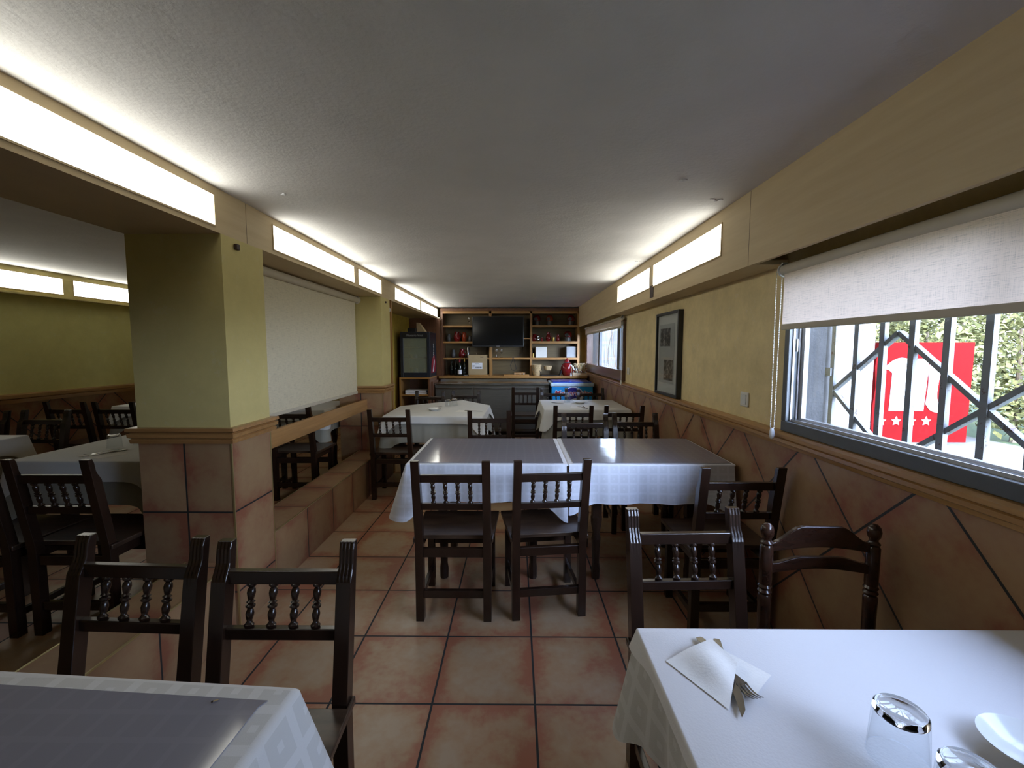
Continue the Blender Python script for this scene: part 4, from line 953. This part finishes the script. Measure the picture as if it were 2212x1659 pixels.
def cloth(name, poly, z, drop, mat, label, cat='tablecloth', group=None, skip=(), corner=.35, flare=.035, fold=.010, seed=1, r=.010, lam=.16, cflare=.07, kind=None):
    rnd = random.Random(seed); n = len(poly); bm = B(); uvl = bm.loops.layers.uv.new('uv')
    rows = [('r', a) for a in (0, 30, 60, 90)] + [('d', f) for f in (.12, .25, .4, .55, .7, .85, 1.0)]
    def norm(i):
        a, b = poly[i], poly[(i + 1) % n]; dx, dy = b[0] - a[0], b[1] - a[1]; L = math.hypot(dx, dy); return (dy / L, -dx / L), L
    cols = []; s = 0.0; uvs = {}
    ph = [rnd.uniform(0, 6.28) for _ in range(3)]
    for i in range(n):
        (nx, ny), L = norm(i); a, b = poly[i], poly[(i + 1) % n]; (mx, my), _ = norm((i + 1) % n)
        N = max(6, int(L / .018))
        for k in range(N):
            f = k / N; p = (a[0] + (b[0] - a[0]) * f, a[1] + (b[1] - a[1]) * f); dc = min(f, 1 - f) * L
            cols.append((p, (nx, ny), math.exp(-(dc / .09) ** 2), s + f * L, i in skip))
        s += L
        for k in range(7):
            f = k / 7; ax, ay = nx * (1 - f) + mx * f, ny * (1 - f) + my * f; q = math.hypot(ax, ay)
            cols.append((b, (ax / q, ay / q), 1.0 + .0 * f, s + .02 * f, (i in skip) or ((i + 1) % n in skip)))
        s += .02
    grid = []; 
    for p, (nx, ny), c, ss, sk in cols:
        col = []
        for kind_, v in rows:
            if kind_ == 'r': out = r * math.sin(R(v)); dn = r * (1 - math.cos(R(v)))
            else:
                D = drop * (1 + corner * c) - r; dn = r + D * v
                w_ = math.sin(2 * PI * ss / lam + ph[0]) * .6 + math.sin(2 * PI * ss / (lam * .43) + ph[1]) * .4
                out = r + flare * v * (0.4 + 0.6 * math.sin(2 * PI * ss / .7 + ph[2]) ** 2) + fold * v * w_ * (1 - .6 * c) + cflare * v * c
            vt = bm.verts.new((p[0] + nx * out, p[1] + ny * out, z - dn)); uvs[vt] = (ss, -dn); col.append(vt)
        grid.append(col)
    m = len(grid)
    for i in range(m):
        j = (i + 1) % m; p = grid[i][0].co - grid[j][0].co
        for k in range(len(rows) - 1):
            if cols[i][4] and cols[j][4] and k >= 3: continue
            q = (grid[i][k + 1], grid[j][k + 1], grid[j][k], grid[i][k])
            if k == 0 and p.length < 1e-6:
                f_ = bm.faces.new(q) if False else None
                tri = bm.faces.new((grid[i][1], grid[j][1], grid[i][0])); 
                for l in tri.loops: l[uvl].uv = uvs[l.vert]
                continue
            f_ = bm.faces.new(q)
            for l in f_.loops:
                u, v = uvs[l.vert]
                if j == 0 and l.vert in grid[0]: u = s
                l[uvl].uv = (u, v)
    top = []
    for c_ in grid:
        if not top or (c_[0].co - top[-1].co).length > 1e-6: top.append(c_[0])
    if (top[0].co - top[-1].co).length < 1e-6: top.pop()
    f_ = bm.faces.new(top)
    for l in f_.loops: l[uvl].uv = (l.vert.co.x, l.vert.co.y)
    f_.normal_update()
    if f_.normal.z < 0: f_.normal_flip()
    o = obj(name, bm, mat, smooth='cloth'); return tag(o, label, cat, group)
gC = 'hanging white tablecloths'
# nearest tables
FR = rect(.30, 1.262, .14, 1.0); table(FR, 'dark table under the dimpled paper cover, nearest the window')
cloth('tablecloth', FR, .776, .17, M['cloth_big'], 'patterned grey-beige cloth hanging beneath the white paper cover', group=gC, corner=.55, flare=.0, cflare=.055, seed=4, lam=.21, fold=.012)
cloth('paper_cover', rect(.296, 1.27, .135, 1.004), .779, .022, M['papercover'], 'white dimpled paper cover with napkin, cutlery and glasses by the window', 'table cover', corner=1.2, flare=.004, fold=.001, cflare=.012, r=.006)
a_ = R(-3.6); cs, sn_ = math.cos(a_), math.sin(a_)
def rl_(dx, dy): return (-.446 + dx * cs - dy * sn_, .81 + dx * sn_ + dy * cs)
FL = [rl_(-.93, -.70), rl_(0, -.70), rl_(0, 0), rl_(-.93, 0)]; table(FL, 'dark table under the nearest grey-filmed cloth, beside the tiled step')
cloth('tablecloth', FL, .776, .20, M['cloth_big'], 'large-checked cloth edging the nearest grey film, hanging at the aisle', group=gC, corner=.45, flare=.05, cflare=.06, seed=8, r=.02)
def film(poly, z, label, loc=None):
    o = obj('plastic_film', prism(B(), poly, 'z', z, z + .002), M['film']); return tag(o, label, 'table cover', 'grey plastic films on the tables')
film([rl_(-.90, -.66), rl_(-.036, -.66), rl_(-.036, -.045), rl_(-.028, -.029), rl_(-.90, -.029)], .7765, 'grey plastic film on the nearest table, a dead insect lying on it')
ins_ = thing('dead_insect', 'tiny dry insect husk on the nearest grey film', 'insect', (-.578, .776, .7795), .5)
obj('body', sphere(B(), (0, 0, .0015), .0022, .7), M['speck'], ins_, smooth=True); obj('wing', prism(B(), [(0, -.0015), (.009, -.0005), (.011, .001), (.002, .002)], 'z', .001, .002), M['wicker'], ins_)
# middle double table
M1 = rect(-.645, .300, 2.535, 3.27); M2 = rect(.318, 1.285, 2.535, 3.27)
table(M1, 'dark table under the middle grey film, half toward the pillars', inset=.12); table(M2, 'dark table under the middle grey film, half by the window wall', inset=.12)
cloth('tablecloth', M1, .776, .225, M['cloth'], 'white check cloth on the middle table half toward the pillars', group=gC, skip=(1,), corner=.40, seed=2, cflare=.09, flare=.02)
cloth('tablecloth', M2, .777, .235, M['cloth'], 'bluish-lit white check cloth on the middle table half by the wall', group=gC, skip=(3, 1), corner=.25, seed=3, flare=.02, cflare=.03, lam=.3)
film(rect(-.625, .282, 2.545, 3.255), .7775, 'grey plastic film on the middle table half toward the pillars')
film(rect(.342, 1.275, 2.545, 3.255), .7785, 'glossy grey plastic film on the middle table half by the wall, mirroring the window')
# far window table
FW_ = rect(.345, 1.272, 4.88, 5.78); table(FW_, 'dark table under white cloths before the blue freezer')
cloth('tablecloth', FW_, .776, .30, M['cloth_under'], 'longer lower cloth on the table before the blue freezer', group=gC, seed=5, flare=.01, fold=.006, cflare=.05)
cloth('table_overlay', rect(.325, 1.285, 4.86, 5.80), .779, .115, M['cloth_plain'], 'short white top cloth on the table before the blue freezer', group='short white top cloths', seed=6, flare=.01, fold=.003, corner=1.1, cflare=.05)
# far five-sided arrangement by the ledge
PL_ = [(-1.33, 4.39), (-.35, 4.37), (-.33, 5.22), (-.70, 5.74), (-1.36, 5.14)]
table(PL_, 'dark table under the five-sided white cloth near the far pillar')
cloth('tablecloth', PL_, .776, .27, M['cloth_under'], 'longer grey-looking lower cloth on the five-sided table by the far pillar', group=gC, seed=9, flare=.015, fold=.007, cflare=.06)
cloth('table_overlay', [(-1.342, 4.372), (-.338, 4.352), (-.318, 5.23), (-.70, 5.76), (-1.372, 5.15)], .779, .075, M['cloth_plain'], 'short white top cloth of the five-sided table near the far pillar', group='short white top cloths', seed=10, flare=.01, fold=.002, corner=1.6, cflare=.05)
# raised area tables
zf = .06
for poly, l1, l2, l3, sd in ((rect(-2.78, -1.97, 2.35, 3.2), 'dark raised table behind the near pillar under white cloths', 'lower cloth of the raised table behind the near pillar', 'short white top cloth with glasses and plate behind the near pillar', 11),
        (rect(-4.50, -3.52, 2.25, 3.04), 'dark raised table at the picture edge under white cloths', 'lower cloth of the raised table at the picture edge', 'short white top cloth of the raised table at the picture edge', 12),
        (rect(-4.36, -3.40, 4.68, 5.45), 'dark raised table at the olive wall under white cloths', 'lower cloth of the raised table at the olive wall', 'short white top cloth of the raised table at the olive wall', 13),
        (rect(-2.76, -1.97, 4.40, 5.15), 'dark raised table seen beneath the cream blind', 'lower cloth of the table seen beneath the cream blind', 'short white top cloth seen beneath the cream blind', 14)):
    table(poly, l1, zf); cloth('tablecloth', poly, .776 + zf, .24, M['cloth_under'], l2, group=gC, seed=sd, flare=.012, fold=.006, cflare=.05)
    cloth('table_overlay', [(x + (.016 if x > sum(p[0] for p in poly) / 4 else -.016), y + (.016 if y > sum(p[1] for p in poly) / 4 else -.016)) for x, y in poly], .779 + zf, .11, M['cloth_plain'], l3, group='short white top cloths', seed=sd + 20, flare=.01, fold=.003, corner=.8, cflare=.04)

# ------------------------------------------------------------------ tableware
def strip(bm, outline_fn, n, zfn, th=.0016):
    """lofted flat strip along -y: outline_fn(f)->(x0,x1), zfn(f)->z"""
    rings = []
    for i in range(n + 1):
        f = i / n; x0, x1 = outline_fn(f)[:2]; y = -f * outline_fn.L; z = zfn(f)
        rings.append([bm.verts.new(p) for p in ((x0, y, z), (x1, y, z), (x1, y, z + th), (x0, y, z + th))])
    for a, b in zip(rings, rings[1:]):
        for i in range(4): bm.faces.new((a[i], b[i], b[(i + 1) % 4], a[(i + 1) % 4]))
    bm.faces.new(rings[0]); bm.faces.new(rings[-1][::-1]); return bm
def interp(keys, f):
    for (a, va), (b, vb) in zip(keys, keys[1:]):
        if f <= b: return va + (vb - va) * (f - a) / (b - a)
    return keys[-1][1]
def fork(name, label, loc, rz, group=None):
    t = thing(name, label, 'fork', loc, rz, group)
    def w_(f): h_ = interp([(0, .006), (.04, .0095), (.18, .0075), (.40, .0035), (.62, .003), (.70, .008), (.76, .0115), (.80, .012)], f); return (-h_, h_)
    w_.L = .19; g = lambda f: (-w_(f)[1], w_(f)[1]); g.L = .19 * .78
    g2 = lambda f: w_(f * .78); g2.L = .19 * .78
    obj('handle', strip(B(), g2, 26, lambda f: .003 + .005 * math.sin(PI * f)), M['steel'], t, smooth=True, bevel=.0005)
    bm = B()
    for k in range(4):
        x = -.0095 + .00633 * k; hh = lambda f, x=x: (x - .0018 * (1 - .5 * f) , x + .0018 * (1 - .5 * f)); hh.L = .048
        n0 = len(bm.verts); strip(bm, hh, 8, lambda f: .003 - .004 * math.sin(PI * f) + .007 * f * f + .002)
        bm.verts.ensure_lookup_table()
        for v in bm.verts[n0:]: v.co.y -= .143
    obj('tines', bm, M['steel'], t); return t
def knife(name, label, loc, rz, group=None):
    t = thing(name, label, 'knife', loc, rz, group)
    g = lambda f: (-interp([(0, .006), (.05, .0085), (.6, .0062), (1, .005)], f), interp([(0, .006), (.05, .0085), (.6, .0062), (1, .005)], f)); g.L = .105
    obj('handle', strip(B(), g, 16, lambda f: .002, .004), M['steel'], t, bevel=.001)
    b_ = lambda f: (-.005, interp([(0, .005), (.1, .011), (.6, .0105), (.85, .006), (1, -.0045)], f)); b_.L = .115
    bm = strip(B(), b_, 18, lambda f: .0035, .0012)
    for v in bm.verts: v.co.y -= .105
    obj('blade', bm, M['steel'], t); return t
ZT = .7795
f1 = fork('fork', 'steel fork with tines showing out of the folded napkin', (.424, .965, ZT + .002), math.atan2(.46 - .424, .965 - .773), 'cutlery in the paper napkin'); 
k1 = knife('knife', 'steel knife lying under the napkin flap beside the fork', (.462, .958, ZT + .002), math.atan2(.414 - .462, .958 - .738), 'cutlery in the paper napkin')
nk = thing('paper_napkin', 'folded white paper napkin wrapped round the fork and knife', 'napkin', (0, 0, 0))
bm = B()
def sheet(bm, quad, n=10, curl=lambda u, v: 0, th=.0008):
    g_ = [[None] * (n + 1) for _ in range(n + 1)]
    for i in range(n + 1):
        for j in range(n + 1):
            u, v = i / n, j / n; a, b, c, d = [Vector(q) for q in quad]
            p = a * (1 - u) * (1 - v) + b * u * (1 - v) + c * u * v + d * (1 - u) * v; p.z += curl(u, v); g_[i][j] = bm.verts.new(p)
    for i in range(n):
        for j in range(n): bm.faces.new((g_[i][j], g_[i + 1][j], g_[i + 1][j + 1], g_[i][j + 1]))
    return bm
sheet(bm, [(.324, .893, ZT + .001), (.398, .765, ZT + .001), (.464, .868, ZT + .017), (.444, .945, ZT + .017)], 14, lambda u, v: .0005 + .011 * math.sin(PI * v) ** 2 * math.sin(PI * (.10 + .80 * u)))
obj('upper_fold', bm, M['napkin'], nk, smooth='cloth')
bm = sheet(B(), [(.40, .80, ZT + .0006), (.461, .795, ZT + .0006), (.528, .854, ZT + .0006), (.440, .960, ZT + .0006)], 12, lambda u, v: .002 * u * math.sin(PI * v))
obj('lower_fold', bm, M['napkin'], nk, smooth='cloth')
def tumbler(x, y, z, label, s=1.0, group='upturned drinking glasses', grp=True):
    t_ = .0018; r0, r1, h_ = .042 * s, .036 * s, .088 * s
    t = thing('drinking_glass', label, 'glass', (x, y, z), 0, group)
    prof = [(r0 - t_, 0), (r0, 0), (r0 - .001, .003), (r1 + .001, h_ - .012), (r1 - .001, h_ - .012), (r1 - t_ - .0005, h_ - .014), (r0 - t_, .0001)]
    obj('wall', lathe(B(), prof, 44, cap=False), M['thin'], t, smooth=True)
    obj('thick_base', lathe(B(), [(.001, h_ - .010), (r1 - .004, h_ - .0115), (r1 + .0005, h_ - .0112), (r1, h_ - .004), (r1 - .003, h_ - .0008), (r1 - .007, h_ - .0015), (r1 - .010, h_ - .003), (.001, h_ - .0045)], 44, cap=False), M['glass'], t, smooth=True)
    return t
tumbler(.628, .672, ZT, 'upturned clear tumbler on the paper cover, farther of the two large ones')
tumbler(.640, .572, ZT, 'upturned clear tumbler on the paper cover, cut by the lower picture edge')
def dish(x, y, z, r, label, name='small_dish'):
    prof = [(r * .45, 0), (r * .5, .004), (r * .95, .020), (r, .024), (r * .95, .023), (r * .55, .008), (.001, .006)]
    return tag(obj(name, lathe(B(), prof, 40, (x, y, z)), M['ceramic'], smooth=True), label, 'dish', 'small white dishes')
dish(.845, .675, ZT, .062, 'small white dish on the paper cover at the picture corner')
dish(.80, 5.42, ZT, .085, 'small white dish on the table before the blue freezer')
dish(-.90, 4.78, ZT, .075, 'small white dish on the five-sided table by the far pillar')
dish(-2.30, 2.75, ZT + .06, .085, 'white dish on the raised table, half behind the near pillar')
tumbler(.655, 5.53, ZT, 'upturned tumbler among the pair on the table before the freezer, nearer chair', .95); tumbler(.70, 5.63, ZT, 'upturned tumbler behind its twin on the table before the freezer', .95)
tumbler(-2.50, 2.66, ZT + .06, 'upturned tumbler on the raised table, farther from the pillar', .95); tumbler(-2.44, 2.78, ZT + .06, 'upturned tumbler on the raised table, closer to the pillar', .95)
tumbler(-.80, 5.12, ZT, 'upturned tumbler on the five-sided table beside the cutlery', .9); tumbler(-.74, 5.22, ZT, 'upturned tumbler at the back of the five-sided table', .9)
for x, y, rz, lb, kk in ((.73, 5.10, .35, 'fork pointing at the window table near edge', 'f'), (.79, 5.10, .1, 'knife beside the fork on the window table', 'k'), (.45, 5.50, .75, 'knife at the aisle corner of the window table', 'k'),
                        (-.86, 5.05, -.7, 'fork beside the tumblers on the five-sided table', 'f'), (-.56, 4.75, 1.2, 'knife near the pointed corner of the five-sided table', 'k')):
    (fork if kk == 'f' else knife)('fork' if kk == 'f' else 'knife', lb, (x, y, ZT), rz, 'cutlery on the far tables')
fork('fork', 'fork lying on the raised table before the tumblers', (-2.42, 2.62, ZT + .06), -.25, 'cutlery on the raised table'); knife('knife', 'knife lying beside the fork on the raised table', (-2.37, 2.60, ZT + .06), -.45, 'cutlery on the raised table')
for nm, q, lb in (('paper_napkin', [(-.66, 4.66), (-.50, 4.62), (-.47, 4.76), (-.63, 4.80)], 'flat paper napkin near the pointed corner of the five-sided table'), ('paper_napkin', [(.62, 4.98), (.88, 5.02), (.78, 5.14), (.66, 5.12)], 'flat paper napkin under cutlery on the table before the freezer'),
                  ('paper_napkin', [(-2.52, 2.44), (-2.34, 2.38), (-2.28, 2.50), (-2.44, 2.58)], 'flat paper napkin on the raised table beside the near pillar')):
    z = ZT + (.06 if q[0][0] < -2 else 0); tag(obj(nm, prism(B(), q, 'z', z - .0005, z + .0008), M['napkin']), lb, 'napkin', 'paper napkins on the tables')
